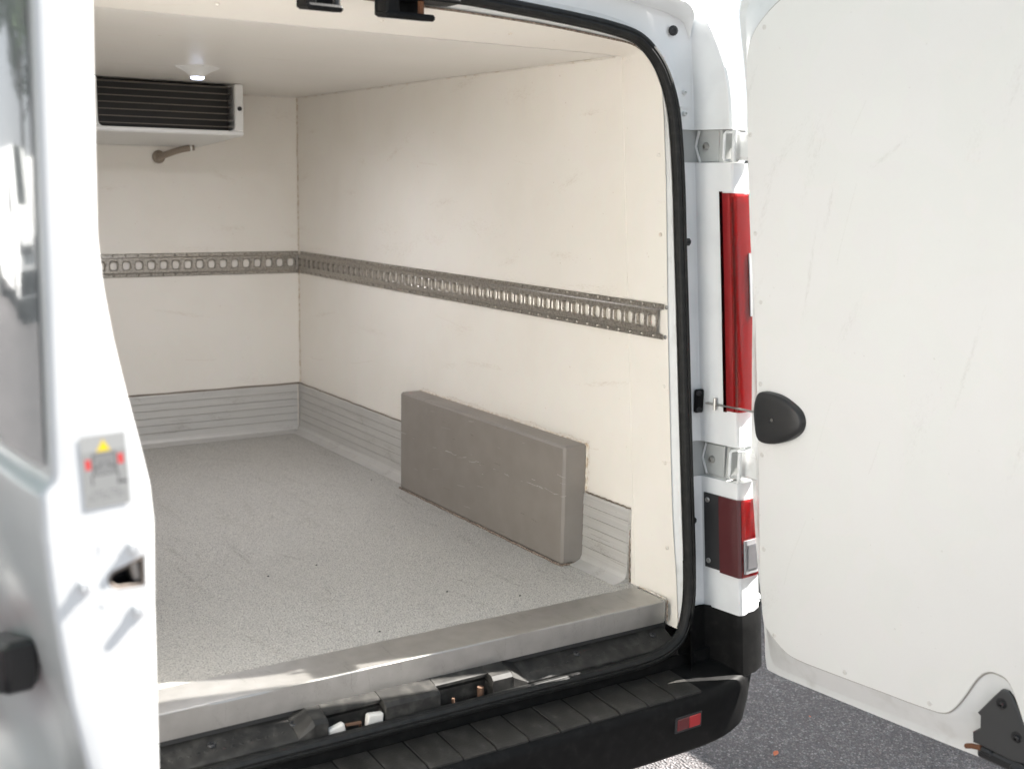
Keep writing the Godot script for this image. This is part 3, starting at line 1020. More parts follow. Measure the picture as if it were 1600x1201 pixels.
func build_pillar(van: Node3D) -> Node3D:
	var P := group(van, "rear_pillar")
	var g := Geo.new()
	# painted skin in three lengths, left open at the two hinge pockets
	for span in [[.604, .897, 8], [.976, 1.586, 12], [1.656, 1.915, 22]]:
		var rows: Array = []
		for i in span[2] + 1:
			var y := lerpf(span[0], span[1], float(i) / span[2])
			var r := PackedVector3Array()
			for k in PIL.size(): r.append(pil(k, y))
			rows.append(r)
		g.grid(rows)
		# turned-in edges at the pockets
		for e in [0, span[2]]:
			var r: PackedVector3Array = rows[e]
			var q := PackedVector3Array()
			for k in PIL.size(): q.append(pil(k, r[k].y, .035) + (Vector3(0, 0, -.03) if k > 4 else Vector3.ZERO))
			g.grid([r, q])
		if span[1] > 1.9: g.fan(rows[-1])
	part(P, "pillar_skin", g, M.paint, 34.0)
	# pockets
	for yy in [[.897, .976], [1.586, 1.656]]:
		g = Geo.new()
		var rows: Array = []
		for y in [yy[0] - .006, yy[1] + .006]:
			var r := PackedVector3Array()
			for q in [[.742, -.034], [.786, -.034], [.8, -.03], [.808, .02], [.815, .035], [.86, .04], [.90, .02]]: r.append(pil_xd(q[0], q[1], y))
			rows.append(r)
		g.grid(rows)
		part(P, "hinge_pocket", g, M.hinge_grey)
		var ym: float = (yy[0] + yy[1]) / 2
		var h := group(P, "door_hinge")
		# kinked leaf plate
		g = Geo.new()
		var pl := V2([[-.020, -.034], [-.030, .0], [-.020, .034], [.028, .034], [.028, -.034]])
		g.prism(pl, Transform3D(Basis(Vector3(.14, 0, 1).normalized(), Vector3.UP, Vector3(-1, 0, .14).normalized()), Vector3(.803, ym, rz(ym, .0))), .004, .001)
		part(h, "leaf_plate", g, M.hinge_grey)
		g = Geo.new()
		g.tube(PackedVector3Array([pil_xd(.797, -.022, ym + .034), pil_xd(.794, -.032, ym), pil_xd(.797, -.022, ym - .034)]), .003, 8)
		part(h, "leaf_edge", g, M.paint_in)
		place(h, "hinge_bolt", screw_mesh(.009, .007), M.steel, Vector3(.799, ym, rz(ym, -.006)), Vector3(-1, 0, .14))
		# strap: U-shaped loop and pin, reaching out to the door
		g = Geo.new()
		var zc := rz(ym, .055)
		g.tube(PackedVector3Array([Vector3(.84, ym + .030, zc - .004), Vector3(.803, ym + .030, zc - .004), Vector3(.798, ym + .025, zc - .004), Vector3(.798, ym - .025, zc - .004), Vector3(.803, ym - .030, zc - .004), Vector3(.84, ym - .030, zc - .004)]), .0032, 8)
		part(h, "strap", g, M.paint_in)
		g = Geo.new()
		g.tube(PackedVector3Array([Vector3(.803, ym - .034, zc + .021), Vector3(.803, ym + .034, zc + .021)]), .005, 10)
		part(h, "hinge_pin", g, M.paint_in)
		g = Geo.new()
		g.box(Vector3(.845, ym, zc + .03), Vector3(.05, .058, .07), .006)
		part(h, "door_leaf", g, M.paint_in)
	# tail lamps
	var t := group(P, "tail_lamp")
	part(t, "lens", pil_solid([[.7995, 0.0410], [.7925, 0.0430], [.7945, 0.0555], [.7960, 0.0695], [.799, 0.0780], [.806, 0.0810], [.850, 0.0765], [.886, 0.0575], [.912, 0.0320], [.905, 0.0300], [.882, 0.0520], [.847, 0.0695], [.810, 0.0740], [.801, 0.0700]], 1.054, 1.522, 10), M.lens, 30.0)
	part(t, "lens_rim", pil_solid([[.796, .039], [.7915, .041], [.7925, .047], [.796, .047]], 1.051, 1.525, 8), M.lens_dark)
	part(t, "lamp_insert", pil_solid([[.803, 0.0743], [.812, 0.0767], [.850, 0.0723], [.850, 0.0710], [.812, 0.0750]], 1.06, 1.516, 8), M.reflector)
	part(t, "reversing_lens", pil_solid([[.840, .0738], [.840, .0800], [.850, .0785], [.884, .0605], [.883, .0575], [.850, .0755]], 1.26, 1.395, 6), M.clear)
	t = group(P, "lower_lamp")
	part(t, "bracket", pil_solid([[.789, -.020], [.7835, -.019], [.790, .021], [.7955, .021]], .694, .862, 4), M.black)
	part(t, "lens", pil_solid([[.7945, 0.0225], [.789, 0.0225], [.7950, 0.0675], [.7965, 0.0745], [.803, 0.0785], [.803, 0.0740], [.800, 0.0685]], .690, .862, 4), M.lens_side, 30.0)
	part(t, "lens", pil_solid([[.804, 0.0740], [.804, 0.0787], [.850, 0.0745], [.886, 0.0565], [.912, 0.0320], [.905, 0.0300], [.882, 0.0520], [.847, 0.0695]], .690, .862, 4), M.lens, 30.0)
	part(t, "reversing_lens", pil_solid([[.810, 0.0777], [.812, 0.0815], [.850, 0.0775], [.876, 0.0645], [.872, 0.0625], [.850, 0.0735]], .698, .772, 4), M.clear)
	part(t, "reflector_bowl", pil_solid([[.818, .0795], [.818, .0822], [.850, .0788], [.868, .0698], [.866, .0680], [.850, .0765]], .708, .762, 4), M.bowl)
	for y in [.71, .847]:
		place(t, "lamp_screw", screw_mesh(.006, .003), M.steel, pil_xd(.7845, -.008, y), Vector3(-1, 0, .16))
	# door check: plate, bolts and strap that runs to the door
	var c := group(P, "door_check")
	g = Geo.new()
	g.box(Vector3(.777, 1.066, rz(1.066, -.022)), Vector3(.022, .052, .012), .003)
	part(c, "check_plate", g, M.plastic)
	for y in [1.048, 1.084]:
		place(c, "check_bolt", screw_mesh(.006, .005), M.black, Vector3(.771, y, rz(y, -.015)), Vector3(-.4, 0, 1))
	g = Geo.new()
	g.box(Vector3(.789, 1.064, rz(1.064, .02)), Vector3(.012, .004, .05), .001, Basis(Vector3.UP, .2))
	g.tube(PackedVector3Array([Vector3(.786, 1.052, rz(1.06, .02)), Vector3(.786, 1.078, rz(1.06, .02))]), .0042, 8)
	part(c, "check_joint", g, M.steel)
	g = Geo.new()
	g.box(Vector3(.800, 1.0635, rz(1.06, .088)), Vector3(.007, .0035, .12), .001, Basis(Vector3.UP, .12))
	part(c, "check_strap", g, M.steel)
	for y in [1.69, 1.735]:
		place(P, "stud", screw_mesh(.006, .008), M.paint_in, Vector3(.757, y, rz(y, -.03)), Vector3(0, 0, 1))
	for y in [1.415, .80]:
		g = Geo.new()
		g.box(Vector3(.752, y, rz(y, -.024)), Vector3(.022, .016, .016), .005)
		part(P, "rubber_stop", g, M.black)
	place(P, "plug", screw_mesh(.011, .003), M.black, Vector3(.725, 1.862, rz(1.862, -.022)), Vector3(-.3, 0, 1))
	return P

func build_bumper(van: Node3D) -> void:
	var b := group(van, "rear_bumper")
	var plan := smooth2(V2([[0, .172], [.42, .172], [.58, .172], [.69, .168], [.765, .155], [.835, .125], [.885, .072], [.922, -.01], [.945, -.12], [.95, -.45]]), 5)
	var g := Geo.new()
	var rows: Array = []
	var outs: Array = []
	for sg in [-1, 1]:
		var idx := range(plan.size() - 1, 0, -1) if sg == -1 else range(plan.size())
		for i in idx:
			var q := plan[i]
			var t := (plan[mini(i + 1, plan.size() - 1)] - plan[maxi(i - 1, 0)]).normalized()
			var n := Vector2(-t.y, t.x)   # outward in plan
			if n.y < 0 and i < 10: n = -n
			var r := PackedVector3Array()
			for s in [[-.13, .486], [-.06, .482], [-.016, .4755], [-.006, .472], [-.001, .464], [.001, .452], [-.004, .40], [-.012, .352], [-.020, .342], [-.10, .335]]:
				var o: float = s[0]
				var w := q + n * o
				if o < -.05: w = q + n * o * clampf(1.0 - q.x * .15, .4, 1.0)
				r.append(Vector3(w.x * sg, s[1], w.y))
			rows.append(r)
	g.grid(rows)
	part(b, "bumper_skin", g, M.plastic, 40.0)
	# rubbed step pads, each with its own front and back edge
	var x := -.66
	var k := 0
	while x < .62:
		var w := .0735
		g = Geo.new()
		var poly := V2([[.055, .4805], [.150, .4755], [.160, .4735], [.160, .4785], [.150, .4818], [.056, .4868]])
		g.prism(poly, Transform3D(Basis(Vector3(0, 0, 1), Vector3(0, 1, 0), Vector3(-1, 0, 0)), Vector3(x + w - .0018, (k % 2) * .0008 - .001, 0)), w - .0036, .001)
		part(b, "step_pad", g, M.pad)
		x += w
		k += 1
	# corner piece above the step (below the lamp) with its crease
	for sg in [1, -1]:
		g = Geo.new()
		rows = []
		for i in 9:
			var y := lerpf(.470, .604, i / 8.0)
			var r := PackedVector3Array()
			for p2 in [[.700, .02], [.735, -.01], [.776, -.020], [.790, .0], [.797, .045], [.799, .062], [.806, .072], [.845, .069], [.882, .051], [.912, .021], [.932, -.026], [.944, -.10], [.944, -.45]]:
				var v := pil_xd(p2[0], p2[1] + .0025, y)
				if i == 8: v += Vector3(.003, .003, -.004)
				r.append(Vector3(v.x * sg, v.y, v.z))
			rows.append(r)
		g.grid(rows)
		part(b, "corner_cover", g, M.plastic, 30.0)
		# reflector on the outer face: dark bezel, red lens in two halves
		var rf := group(b, "reflector")
		var rb := Basis(Vector3.UP, .03 * sg)
		for h in [[-.0165, M.lens_red2], [.0165, M.reflector]]:
			g = Geo.new()
			g.box(Vector3(.619 * sg, .422, .1700) + rb.x * (h[0] * sg), Vector3(.0325, .026, .008), .0015, rb)
			part(rf, "reflector_lens", g, h[1])
		g = Geo.new()
		g.box(Vector3(.619 * sg, .422, .1682), Vector3(.076, .036, .008), .002, rb)
		part(rf, "bezel", g, M.black)

# ---------------------------------------------------------------- doors
const DO := Vector3(.82, .501, .204)

func build_right_door(van: Node3D) -> void:
	var D := group(van, "rear_door")
	D.set_meta("label", "open rear door seen from inside with smooth white lining")
	var u := Vector3(.03501, .04502, .99837)
	var v := Vector3(-.04652, .99798, -.04337)
	var n := Vector3(-.99830, -.04492, .03704)
	var xf := Transform3D(Basis(u, v, n), DO)
	var lin := [[.13, 1.425], [.047, 1.396], [-.003, 1.365], [-.031, 1.335], [-.045, 1.293], [-.047, 1.209], [-.046, 1.078], [-.042, .93], [-.034, .804], [-.030, .684], [-.029, .596], [-.027, .441], [-.027, .229], [-.020, .118], [-.006, .094], [.034, .065], [.076, .053], [.188, .052], [.293, .053], [.354, .053], [.404, .0545], [.422, .056], [.439, .062], [.455, .077], [.473, .103], [.499, .147], [.519, .166], [.539, .169], [.560, .162], [.577, .131], [.597, .084], [.620, .060], [.655, .052], [.69, .07], [.70, .12], [.70, 1.30], [.68, 1.38], [.62, 1.43], [.40, 1.44]]
	var out := [[.10, 1.50], [-0.055, 1.47], [-0.095, 1.41], [-0.095, 1.36], [-0.087, 1.298], [-0.079, 1.213], [-0.072, 1.078], [-0.071, .93], [-0.071, .804], [-0.075, .684], [-0.077, .596], [-0.081, .441], [-0.067, .229], [-0.052, .118], [-0.048, .06], [-0.045, -.004], [-0.025, -.018], [.10, -.020], [.293, -.021], [.354, -.021], [.404, -.021], [.422, -.021], [.439, -.021], [.455, -.021], [.473, -.021], [.499, -.021], [.519, -.021], [.539, -.021], [.560, -.021], [.577, -.021], [.597, -.021], [.640, -.021], [.70, -.021], [.735, -.01], [.745, .05], [.745, 1.36], [.72, 1.45], [.64, 1.50], [.40, 1.51]]
	var a := smooth2(V2(lin), 4, true)
	var b := smooth2(V2(out), 4, true)
	# painted pressing: shelf under the lining, flank, lip, outer skin
	var g := Geo.new()
	var rows: Array = []
	for s in [[-.02, 0.0, -.002], [.0, .0, -.002], [.10, 0.0, -.004], [.22, 0.0, -.009], [.72, 0.0, -.029], [.80, 0.0, -.0315], [.985, 0.0, -.032], [1.0, 0.0, -.0345], [1.0, 0.0, -.046], [.96, 0.0, -.054]]:
		var r := PackedVector3Array()
		for i in a.size():
			var q := a[i].lerp(b[i], s[0])
			r.append(xf * Vector3(q.x, q.y, s[2]))
		rows.append(r)
	g.grid(rows, true)
	var bi := PackedVector2Array()
	for i in a.size(): bi.append(a[i].lerp(b[i], .96))
	g.cap(bi, xf, -.054, true)
	part(D, "door_pressing", g, M.paint_in, 34.0)
	g = Geo.new()
	g.prism(a, Transform3D(xf.basis, xf * Vector3(0, 0, -.004)), .0065, .0012)
	part(D, "door_lining", g, M.door_lining)
	# dark bead where lining meets pressing
	g = Geo.new()
	var path := PackedVector3Array()
	for i in a.size():
		var q := a[i].lerp(b[i], .012)
		path.append(xf * Vector3(q.x, q.y, -.0008))
	g.tube(path, .0014, 5, true, n)
	part(D, "lining_bead", g, M.bead)
	var sm := screw_mesh(.0052, .0016)
	for q in [[.004, 1.35], [-.037, 1.144], [-.027, .944], [-.014, .803], [-.018, .631], [-.016, .48], [-.014, .274], [.014, .089], [.202, .065], [.401, .067], [.20, 1.425]]:
		place(D, "lining_screw", sm, M.screw, xf * Vector3(q[0], q[1], .0024), n)
	# black cover over the window catch
	g = Geo.new()
	var cov := smooth2(V2([[-.025, .577], [-.017, .607], [-.001, .618], [.042, .615], [.075, .602], [.098, .586], [.105, .564], [.095, .542], [.066, .523], [.028, .511], [-.004, .51], [-.018, .52], [-.023, .546]]), 4, true)
	rows = []
	var cc := Vector2(.03, .563)
	for s in [[1.0, .0], [1.0, .010], [.985, .0145], [.94, .0175], [.7, .0205], [.35, .0222], [.11, .0225], [.085, .0195], [.03, .019]]:
		var r := PackedVector3Array()
		for q in cov:
			var w: Vector2 = cc + (q - cc) * s[0]
			r.append(xf * Vector3(w.x, w.y, .0024 + s[1]))
		rows.append(r)
	g.grid(rows, true)
	g.fan(rows[-1])
	var cv := part(D, "catch_cover", g, M.black, 40.0)
	place(cv, "cover_screw", screw_mesh(.0035, .002), M.steel, xf * Vector3(.03, .563, .0212), n)
	# lower lock bracket in the notch
	var k := group(D, "lower_lock")
	g = Geo.new()
	g.prism(V2([[.502, .084], [.537, .130], [.548, .143], [.561, .144], [.570, .136], [.590, .100], [.606, .060], [.606, .022], [.572, .018], [.509, .024], [.494, .024], [.493, .044], [.508, .057], [.508, .080]]), Transform3D(xf.basis, xf * Vector3(0, 0, -.026)), .030, .002)
	part(k, "lock_bracket", g, M.bracket)
	for q in [[.550, .118], [.580, .066]]:
		var w := Geo.new()
		w.lathe([Vector2(.0105, 0), Vector2(.0105, .0006), Vector2(.002, .0007)], 18, Transform3D())
		place(k, "well_shade_disc", w.mesh(), M.black, xf * Vector3(q[0], q[1], .0042), n)  # flat black disc stands in for the shade of a recessed well
		place(k, "lock_bolt", screw_mesh(.0062, .006), M.black, xf * Vector3(q[0] + .002, q[1] - .001, .0048), n)
	g = Geo.new()
	g.box(xf * Vector3(.552, .008, -.006), Vector3(.026, .022, .10), .005)
	g.box(xf * Vector3(.520, .016, .0), Vector3(.016, .012, .03), .004)
	g.box(xf * Vector3(.585, .004, .002), Vector3(.02, .02, .03), .004)
	part(k, "lock_claw", g, M.black)
	g = Geo.new()
	g.tube(PackedVector3Array([xf * Vector3(.476, .008, -.004), xf * Vector3(.492, .016, .002), xf * Vector3(.512, .020, .004)]), .005, 7)
	part(k, "lock_spring", g, M.rust)

func build_left_door(van: Node3D) -> void:
	var turn := Basis(Vector3.UP, deg_to_rad(2.5))
	var piv := Vector3(-.70, 0, .80)
	var D := group(van, "rear_door", Transform3D(turn, piv - turn * piv))
	D.set_meta("label", "open rear door seen edge on with latch and warning sticker")
	var XR := [[.5, -.665], [1.12, -.660], [1.2, -.658], [1.24, -.661], [1.284, -.670], [1.334, -.681], [1.384, -.691], [1.432, -.698], [1.48, -.7015], [1.70, -.697], [1.93, -.690]]
	var XL := [[.5, -.705], [.8, -.712], [.9, -.722], [.965, -.735], [1.034, -.748], [1.10, -.756], [1.146, -.761], [1.2, -.765], [1.240, -.7655], [1.246, -.7645], [1.252, -.756], [1.258, -.754], [1.70, -.750], [1.93, -.740]]
	var ys: Array = []
	var y := .50
	while y < 1.931:
		ys.append(y)
		y += .006 if y > 1.225 and y < 1.27 else .0125
	var g := Geo.new()
	var rows: Array = []
	var lat := [1.124, 1.186]
	for yy in lat: ys.append(yy)
	ys.sort()
	for yy: float in ys:
		var xr := table(XR, yy)
		var xl := table(XL, yy)
		if yy > 1.85:
			xr -= .0
		var r := PackedVector3Array()
		for q in [[xr, .10], [xr, .60], [xr, .786], [xr - .0015, .793], [xr - .005, .798], [xr - .010, .7995]]: r.append(Vector3(q[0], yy, q[1]))
		for q in [[-.716, .7995], [xl + .006, .7995], [xl + .003, .7988], [xl + .0008, .797], [xl, .794]]: r.append(Vector3(q[0], yy, q[1]))
		for i in 24:
			var z := .776 - .0285 * i
			var t := (.79 - z)
			var x := xl + .0075 * (exp(-t / .05) - 1.0) - .012 * t
			var e := Vector2((z - .60) / .15, (yy - .99) / .13)
			x += .016 * exp(-pow(e.length(), 3.0))
			r.append(Vector3(x, yy, z))
		rows.append(r)
	for i in rows.size() - 1:
		var r: PackedVector3Array = rows[i]
		var s: PackedVector3Array = rows[i + 1]
		for j in r.size() - 1:
			if j == 5 and r[0].y >= lat[0] - .0001 and s[0].y <= lat[1] + .0001: continue
			g.quad(r[j], r[j + 1], s[j + 1], s[j])
	g.fan(rows[0])
	g.fan(rows[-1], true)
	part(D, "door_skin", g, M.paint_edge, 40.0)
	# tinted pane above the belt line
	g = Geo.new()
	var prow: Array = []
	for yy: float in ys:
		if yy < 1.262 or yy > 1.88: continue
		var xl := table(XL, yy)
		var r := PackedVector3Array()
		for i in 24:
			var z := .786 - .0285 * i
			var t := (.79 - z)
			r.append(Vector3(xl + .0075 * (exp(-t / .05) - 1.0) - .012 * t - .0025, yy, z))
		prow.append(r)
	g.grid(prow)
	part(D, "window_pane", g, M.pane)
	# latch plate with its keyhole opening
	var hole := smooth2(V2([[-.706, 1.150], [-.702, 1.158], [-.690, 1.162], [-.674, 1.168], [-.6725, 1.166], [-.6725, 1.142], [-.675, 1.1405], [-.690, 1.141], [-.700, 1.142]]), 3, true)
	var c := Vector2(-.688, 1.152)
	g = Geo.new()
	var o := PackedVector3Array()
	var h0 := PackedVector3Array()
	var h1 := PackedVector3Array()
	var h2 := PackedVector3Array()
	for q in hole:
		var d := (q - c).normalized()
		var xl := -.716
		var xr := -.6692
		var tx: float = ((xr if d.x > 0 else xl) - c.x) / d.x if absf(d.x) > .0001 else 99.0
		var ty: float = ((lat[1] if d.y > 0 else lat[0]) - c.y) / d.y if absf(d.y) > .0001 else 99.0
		var e := c + d * minf(tx, ty)
		o.append(Vector3(e.x, e.y, .7995))
		h0.append(Vector3(c.x + (q.x - c.x) * 1.1, c.y + (q.y - c.y) * 1.18, .7995))
		h1.append(Vector3(q.x, q.y, .7975))
		h2.append(Vector3(q.x, q.y, .765))
	g.grid([o, h0, h1], true)
	for yq in [lat[0] + .006, lat[1] - .006]:
		g.box(Vector3(-.6926, yq, .7984), Vector3(.0466, .012, .0012))
	part(D, "latch_plate", g, M.paint_edge)
	g = Geo.new()
	g.tube(h1, .0022, 6, true, Vector3(0, 0, 1))
	part(D, "latch_rim", g, M.latch_rim)
	g = Geo.new()
	g.grid([h1, h2], true)
	g.fan(h2)
	part(D, "latch_mouth", g, M.black)
	g = Geo.new()
	g.box(Vector3(-.678, 1.154, .786), Vector3(.009, .022, .016), .002, Basis(Vector3.BACK, .15))
	part(D, "latch_claw", g, M.steel)
	# bolts of the latch
	var bm := Geo.new()
	bm.lathe([Vector2(.0085, 0), Vector2(.008, .0015), Vector2(.0060, .0020), Vector2(.0056, .0036), Vector2(.0046, .0042), Vector2(.0026, .0042), Vector2(.0022, .003), Vector2(.0004, .003)], 16, Transform3D())
	var bolt := bm.mesh()
	for q in [[-.6805, 1.180], [-.7285, 1.150], [-.6785, 1.1165]]:
		place(D, "latch_bolt", bolt, M.paint_edge, Vector3(q[0], q[1], .7991), Vector3(0, 0, 1))
	# printed warning label
	var q := MeshInstance3D.new()
	q.name = "warning_label"
	var qm := QuadMesh.new()
	qm.size = Vector2(.0425, .070)
	q.mesh = qm
	q.material_override = M.label
	q.transform = Transform3D(Basis(Vector3.BACK, .045), Vector3(-.7055, 1.2595, .8000))
	D.add_child(q)
	# outside handle
	var hd := group(D, "door_handle")
	g = Geo.new()
	g.prism(V2([[.50, .940], [.642, .990], [.654, .997], [.663, 1.02], [.661, 1.048], [.651, 1.051], [.53, 1.018], [.50, 1.008]]), Transform3D(Basis(Vector3(0, 0, 1), Vector3.UP, Vector3(-1, 0, 0)), Vector3(-.742, 0, 0)), .034, .006)
	part(hd, "grip", g, M.black)

func label_image() -> ImageTexture:
	var im := Image.create(128, 208, false, Image.FORMAT_RGB8)
	var base := S(.36, .36, .35)
	im.fill(base)
	im.fill_rect(Rect2i(0, 0, 128, 46), S(.44, .44, .43))
	var ink := S(.10, .10, .10)
	for y in range(12, 48):
		var hw := (y - 12) * .58
		for x in range(int(64 - hw), int(64 + hw) + 1):
			var rim := absf(x - 64) > hw - 3 or y > 44
			im.set_pixel(x, y, S(.80, .55, .10) if rim else S(.86, .70, .01))
	# van back with open doors
	for r in [[32, 52, 64, 3], [30, 52, 4, 62], [94, 52, 4, 62], [30, 112, 68, 3], [24, 112, 4, 30], [98, 112, 4, 30], [96, 138, 28, 8]]:
		im.fill_rect(Rect2i(r[0], r[1], r[2], r[3]), ink)
	im.fill_rect(Rect2i(34, 55, 60, 56), S(.27, .27, .265))
	im.fill_rect(Rect2i(10, 66, 16, 30), S(.72, .06, .06))
	im.fill_rect(Rect2i(102, 60, 16, 30), S(.72, .06, .06))
	for k in 60:
		for s in [0, 1]:
			var a := PI * (.1 + .5 * k / 60.0) if s == 0 else PI * (.4 + .5 * k / 60.0)
			var cx := 36.0 if s == 0 else 92.0
			for w in 4: im.set_pixel(int(cx + cos(a) * (20 + w)), int(72 + sin(a) * (20 + w)), ink)
	for i in 9:
		for j in 3:
			if (i * 7 + j * 5) % 4 != 0: im.fill_rect(Rect2i(14 + i * 11, 160 + j * 10, 8, 4), S(.20, .20, .20))
	return ImageTexture.create_from_image(im)

func more_materials() -> void:
	var m := mat("dusty_louvre", S(.20, .17, .14), 0.6)
	M.louvre = m
	m = mat("aged_hose", Color.WHITE, 0.6)
	tile(m, ramp_tex(noise(0.05, 121), [[0.0, S(.20, .15, .11)], [1.0, S(.42, .36, .29)]]), 12.0)
	M.hose = m
	m = mat("worn_step_rubber", Color.WHITE, 0.42)
	tile(m, ramp_tex(noise(0.02, 131, FastNoiseLite.TYPE_SIMPLEX_SMOOTH, 5), [[0.0, S(.015, .0145, .013)], [0.5, S(.022, .021, .019)], [0.8, S(.038, .036, .033)], [1.0, S(.10, .095, .088)]]), 2.6, Vector3(1, 1, .6))
	relief(m, bump_tex(noise(0.2, 133, FastNoiseLite.TYPE_SIMPLEX, 3), 2.0), 0.2)
	M.pad = m
	m = mat("deep_red_reflector", S(.12, .006, .008), 0.2)
	m.clearcoat_enabled = true
	M.lens_red2 = m
	M.pale_bead = mat("pale_bead", S(.80, .75, .68), 0.6)
	tile(M.pale_bead, ramp_tex(noise(0.02, 171), [[0.0, S(.66, .55, .43)], [0.4, S(.82, .77, .70)], [1.0, S(.86, .82, .75)]]), 2.0)
	M.pale_bead.albedo_color = Color.WHITE
	M.smear = mat("sealant_smear", Color.WHITE, 0.6)
	tile(M.smear, ramp_tex(noise(0.06, 173, FastNoiseLite.TYPE_SIMPLEX_SMOOTH, 5), [[0.0, S(.60, .51, .41)], [0.4, S(.79, .725, .645)], [1.0, S(.87, .825, .755)]]), 4.0)
	M.bead = mat("grey_bead", S(.36, .34, .31), 0.7)
	M.screw = mat("screw_paint", S(.68, .66, .63), 0.45)
	M.old_rust = mat("old_rust", S(.10, .052, .03), 0.8)
	M.old_white = mat("old_white_plastic", S(.60, .58, .54), 0.55)
	M.coil = mat("coil_shade_black", S(.04, .038, .035), 0.55)  # coil colour darkened to near black to carry the shade inside the housing
	M.pane = mat("grey_pane", S(.36, .375, .385), 0.08)
	M.pane.clearcoat_enabled = true
	M.pane.clearcoat = 1.0
	M.pane.clearcoat_roughness = 0.02
	M.lens_side = mat("dark_red_side_lens", S(.075, .007, .009), 0.14)
	M.lens_side.clearcoat_enabled = true
	M.bowl = mat("lamp_bowl", S(.20, .20, .21), 0.2, 0.4)
	M.bracket = mat("grey_black_bracket", S(.055, .055, .056), 0.45)
	M.latch_rim = mat("latch_rim", S(.20, .165, .14), 0.5)
	m = M.paint.duplicate()
	m.resource_name = "white_door_paint"
	m.clearcoat = 0.6
	m.clearcoat_roughness = 0.22
	m.roughness = 0.4
	M.paint_edge = m
	m = mat("printed_label", Color.WHITE, 0.45)
	m.albedo_texture = label_image()
	M.label = m

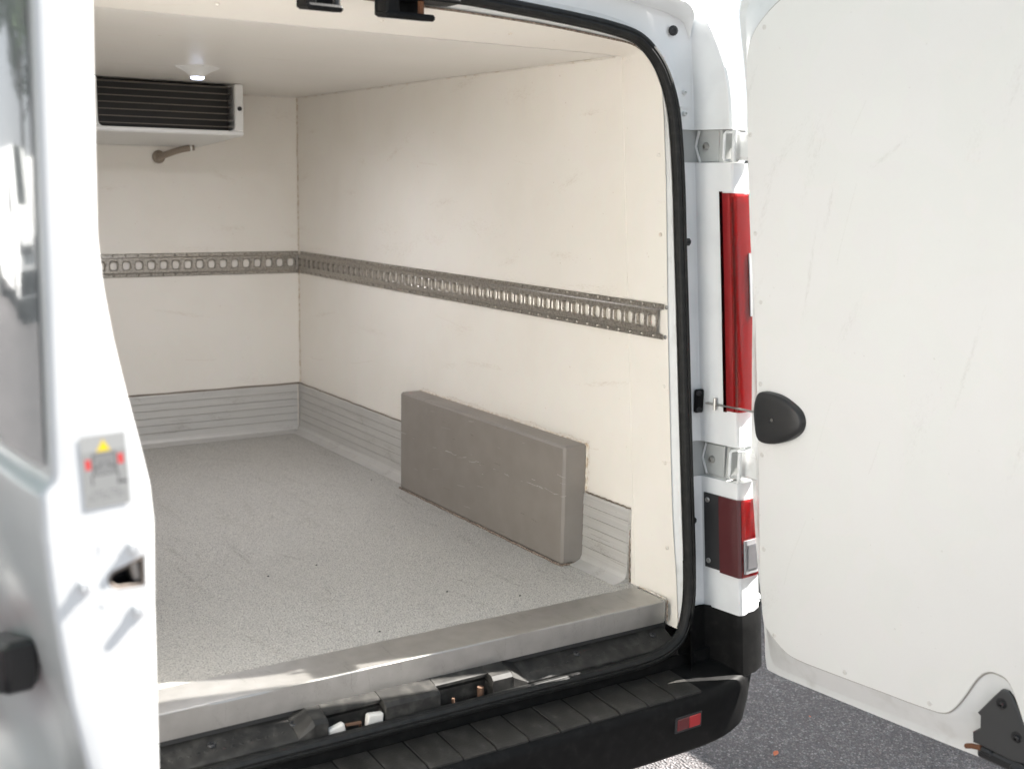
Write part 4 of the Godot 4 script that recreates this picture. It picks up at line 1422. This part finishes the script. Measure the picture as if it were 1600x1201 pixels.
# ---------------------------------------------------------------- scene
func _ready() -> void:
	# camera
	var cam := Camera3D.new()
	cam.name = "camera"
	cam.transform = Transform3D(Basis.from_euler(Vector3(deg_to_rad(-9.65624), deg_to_rad(-32.95169), deg_to_rad(1.02918)), EULER_ORDER_YXZ), Vector3(-.97420, 1.53387, 1.92006))
	var at := CameraAttributesPhysical.new()
	at.frustum_focal_length = 12.0 / tan(deg_to_rad(36.07835 / 2))
	at.frustum_focus_distance = 2.75
	at.exposure_aperture = 3.4
	at.frustum_near = .05
	at.frustum_far = 400.0
	cam.attributes = at
	cam.fov = 36.07835
	cam.near = .05
	cam.far = 400.0
	add_child(cam)
	cam.current = true
	# sky, exposure
	var we := WorldEnvironment.new()
	we.name = "world"
	var e := Environment.new()
	e.background_mode = Environment.BG_SKY
	var sky := Sky.new()
	var sm := ProceduralSkyMaterial.new()
	sm.sky_top_color = Color(.70, .785, .88)
	sm.sky_horizon_color = Color(.95, .96, .965)
	sm.sky_curve = 0.25
	sm.ground_bottom_color = Color(.25, .25, .25)
	sm.ground_horizon_color = Color(.6, .6, .6)
	sm.sky_energy_multiplier = 0.55
	sky.sky_material = sm
	e.sky = sky
	e.tonemap_mode = Environment.TONE_MAPPER_LINEAR
	e.tonemap_exposure = 5.2
	e.sdfgi_enabled = true
	e.ssao_enabled = true
	e.ssil_enabled = true
	we.environment = e
	add_child(we)
	# sun from the right and a little behind
	var sun := DirectionalLight3D.new()
	sun.name = "sun"
	sun.light_energy = 1.6
	sun.light_color = Color(1.0, .982, .955)
	sun.light_angular_distance = 0.5
	sun.shadow_enabled = true
	add_child(sun)
	sun.look_at_from_position(Vector3(1.0, 1.05, .078), Vector3.ZERO)
	make_materials()
	more_materials()
	# ground
	var g := Geo.new()
	g.box(Vector3(0, -.05, 0), Vector3(240, .1, 240))
	var gr := part(self, "asphalt", g, M.asphalt)
	tag(gr, "grey asphalt of the parking lot", "asphalt", "", "structure")
	# the van
	var van := group(self, "refrigerated_van")
	tag(van, "white refrigerated van with both rear doors open, empty cream-lined cargo box", "van")
	van_front(van, false)
	build_cargo(van)
	build_evaporator(van)
	build_sill(van)
	build_frame(van)
	var P := build_pillar(van)
	var P2 := P.duplicate()
	P2.name = "rear_pillar_001"
	P2.scale = Vector3(-1, 1, 1)
	van.add_child(P2)
	build_bumper(van)
	build_right_door(van)
	build_left_door(van)
	# neighbours that shade the ground and show in the paint
	parked_van("parked_van", Vector3(3.73, 0, 1.6), 0.0, "white van parked alongside, beyond the open right door")
	parked_van("parked_van_001", Vector3(-6.6, 0, -15.5), PI, "white van seen only as a reflection in the left door")
	parked_van("parked_van_002", Vector3(-10.2, 0, -17.0), PI * .97, "white van farthest to the left behind the lot")
	tree(Vector3(26.1, 0, -34.0), 1.56, .4, "leafy tree just showing above the roof corner of the van")
	tree(Vector3(-9.0, 0, -27.0), 1.9, 1.1, "tall tree behind the lot, nearest the van's heading")
	tree(Vector3(-14.5, 0, -26.0), 1.7, 2.9, "tall tree behind the lot, left of two vans")
	tree(Vector3(-20.0, 0, -23.0), 1.8, 4.0, "leftmost tall tree behind the lot")
	tree(Vector3(-11.0, 0, -15.0), 2.0, .2, "big tree on the left side of the lot, behind two parked vans")
	tree(Vector3(-9.5, 0, -8.5), 1.9, 5.2, "big tree on the left side of the lot, midway along")
	tree(Vector3(-9.0, 0, -3.0), 1.8, 3.3, "big tree on the left side of the lot, nearest the van")
	tree(Vector3(-7.6, 0, 1.6), 2.0, 1.7, "unseen tree added on the left to hold back skylight, level with the open doors")  # added out of view to cut the light on the right door lining
	tree(Vector3(-8.2, 0, 6.4), 2.1, 4.4, "unseen tree added on the left to hold back skylight, rearmost of its row")  # likewise added unseen, blocks skylight from the rear left
	# crumbs of dirt on the cargo floor
	var cg := Geo.new()
	cg.lathe([Vector2(.0026, 0), Vector2(.003, .001), Vector2(.0018, .0025)], 6, Transform3D(Basis(Vector3.RIGHT, -PI / 2), Vector3.ZERO))
	var cm := cg.mesh(20.0)
	for q in [[.428, -.195], [.06, -.16], [-.01, -.60], [.60, -1.30], [.665, -2.04], [.30, -.30], [.12, -.62]]:
		var c := part(self, "dirt_crumb", cm, M.dark)
		c.transform = Transform3D(Basis(Vector3.UP, q[0] * 9.0).scaled(Vector3(1.0, 1.0, .7)), Vector3(q[0], .6195, q[1]))
		tag(c, "tiny dark crumb of dirt lying on the speckled cargo floor", "dirt", "crumbs on the cargo floor")
	# fallen leaves on the asphalt
	var rng := RandomNumberGenerator.new()
	rng.seed = 9
	var spots := [[1.294, -.214, .016, 0.5, "curled orange dry leaf on the asphalt below the open right door"], [1.55, -.33, .006, 1.2, "tiny brown leaf fragment near the orange leaf"]]
	for s in spots:
		var lg := Geo.new()
		var rows: Array = []
		for i in 9:
			var t := i / 8.0
			var w: float = s[2] * .45 * sin(PI * clampf(t, .04, .97))
			var cx: float = s[2] * (t - .5) * 2
			var lift: float = .002 + s[2] * .35 * absf(t - .4)
			rows.append(PackedVector3Array([Vector3(cx, lift + w * .6, -w), Vector3(cx, lift, 0), Vector3(cx, lift + w * .5, w)]))
		lg.grid(rows)
		var lf := part(self, "fallen_leaf", lg, M.leaf_dry)
		lf.transform = Transform3D(Basis(Vector3.UP, s[3]), Vector3(s[0], .002, s[1]))
		tag(lf, s[4], "leaf", "fallen leaves")
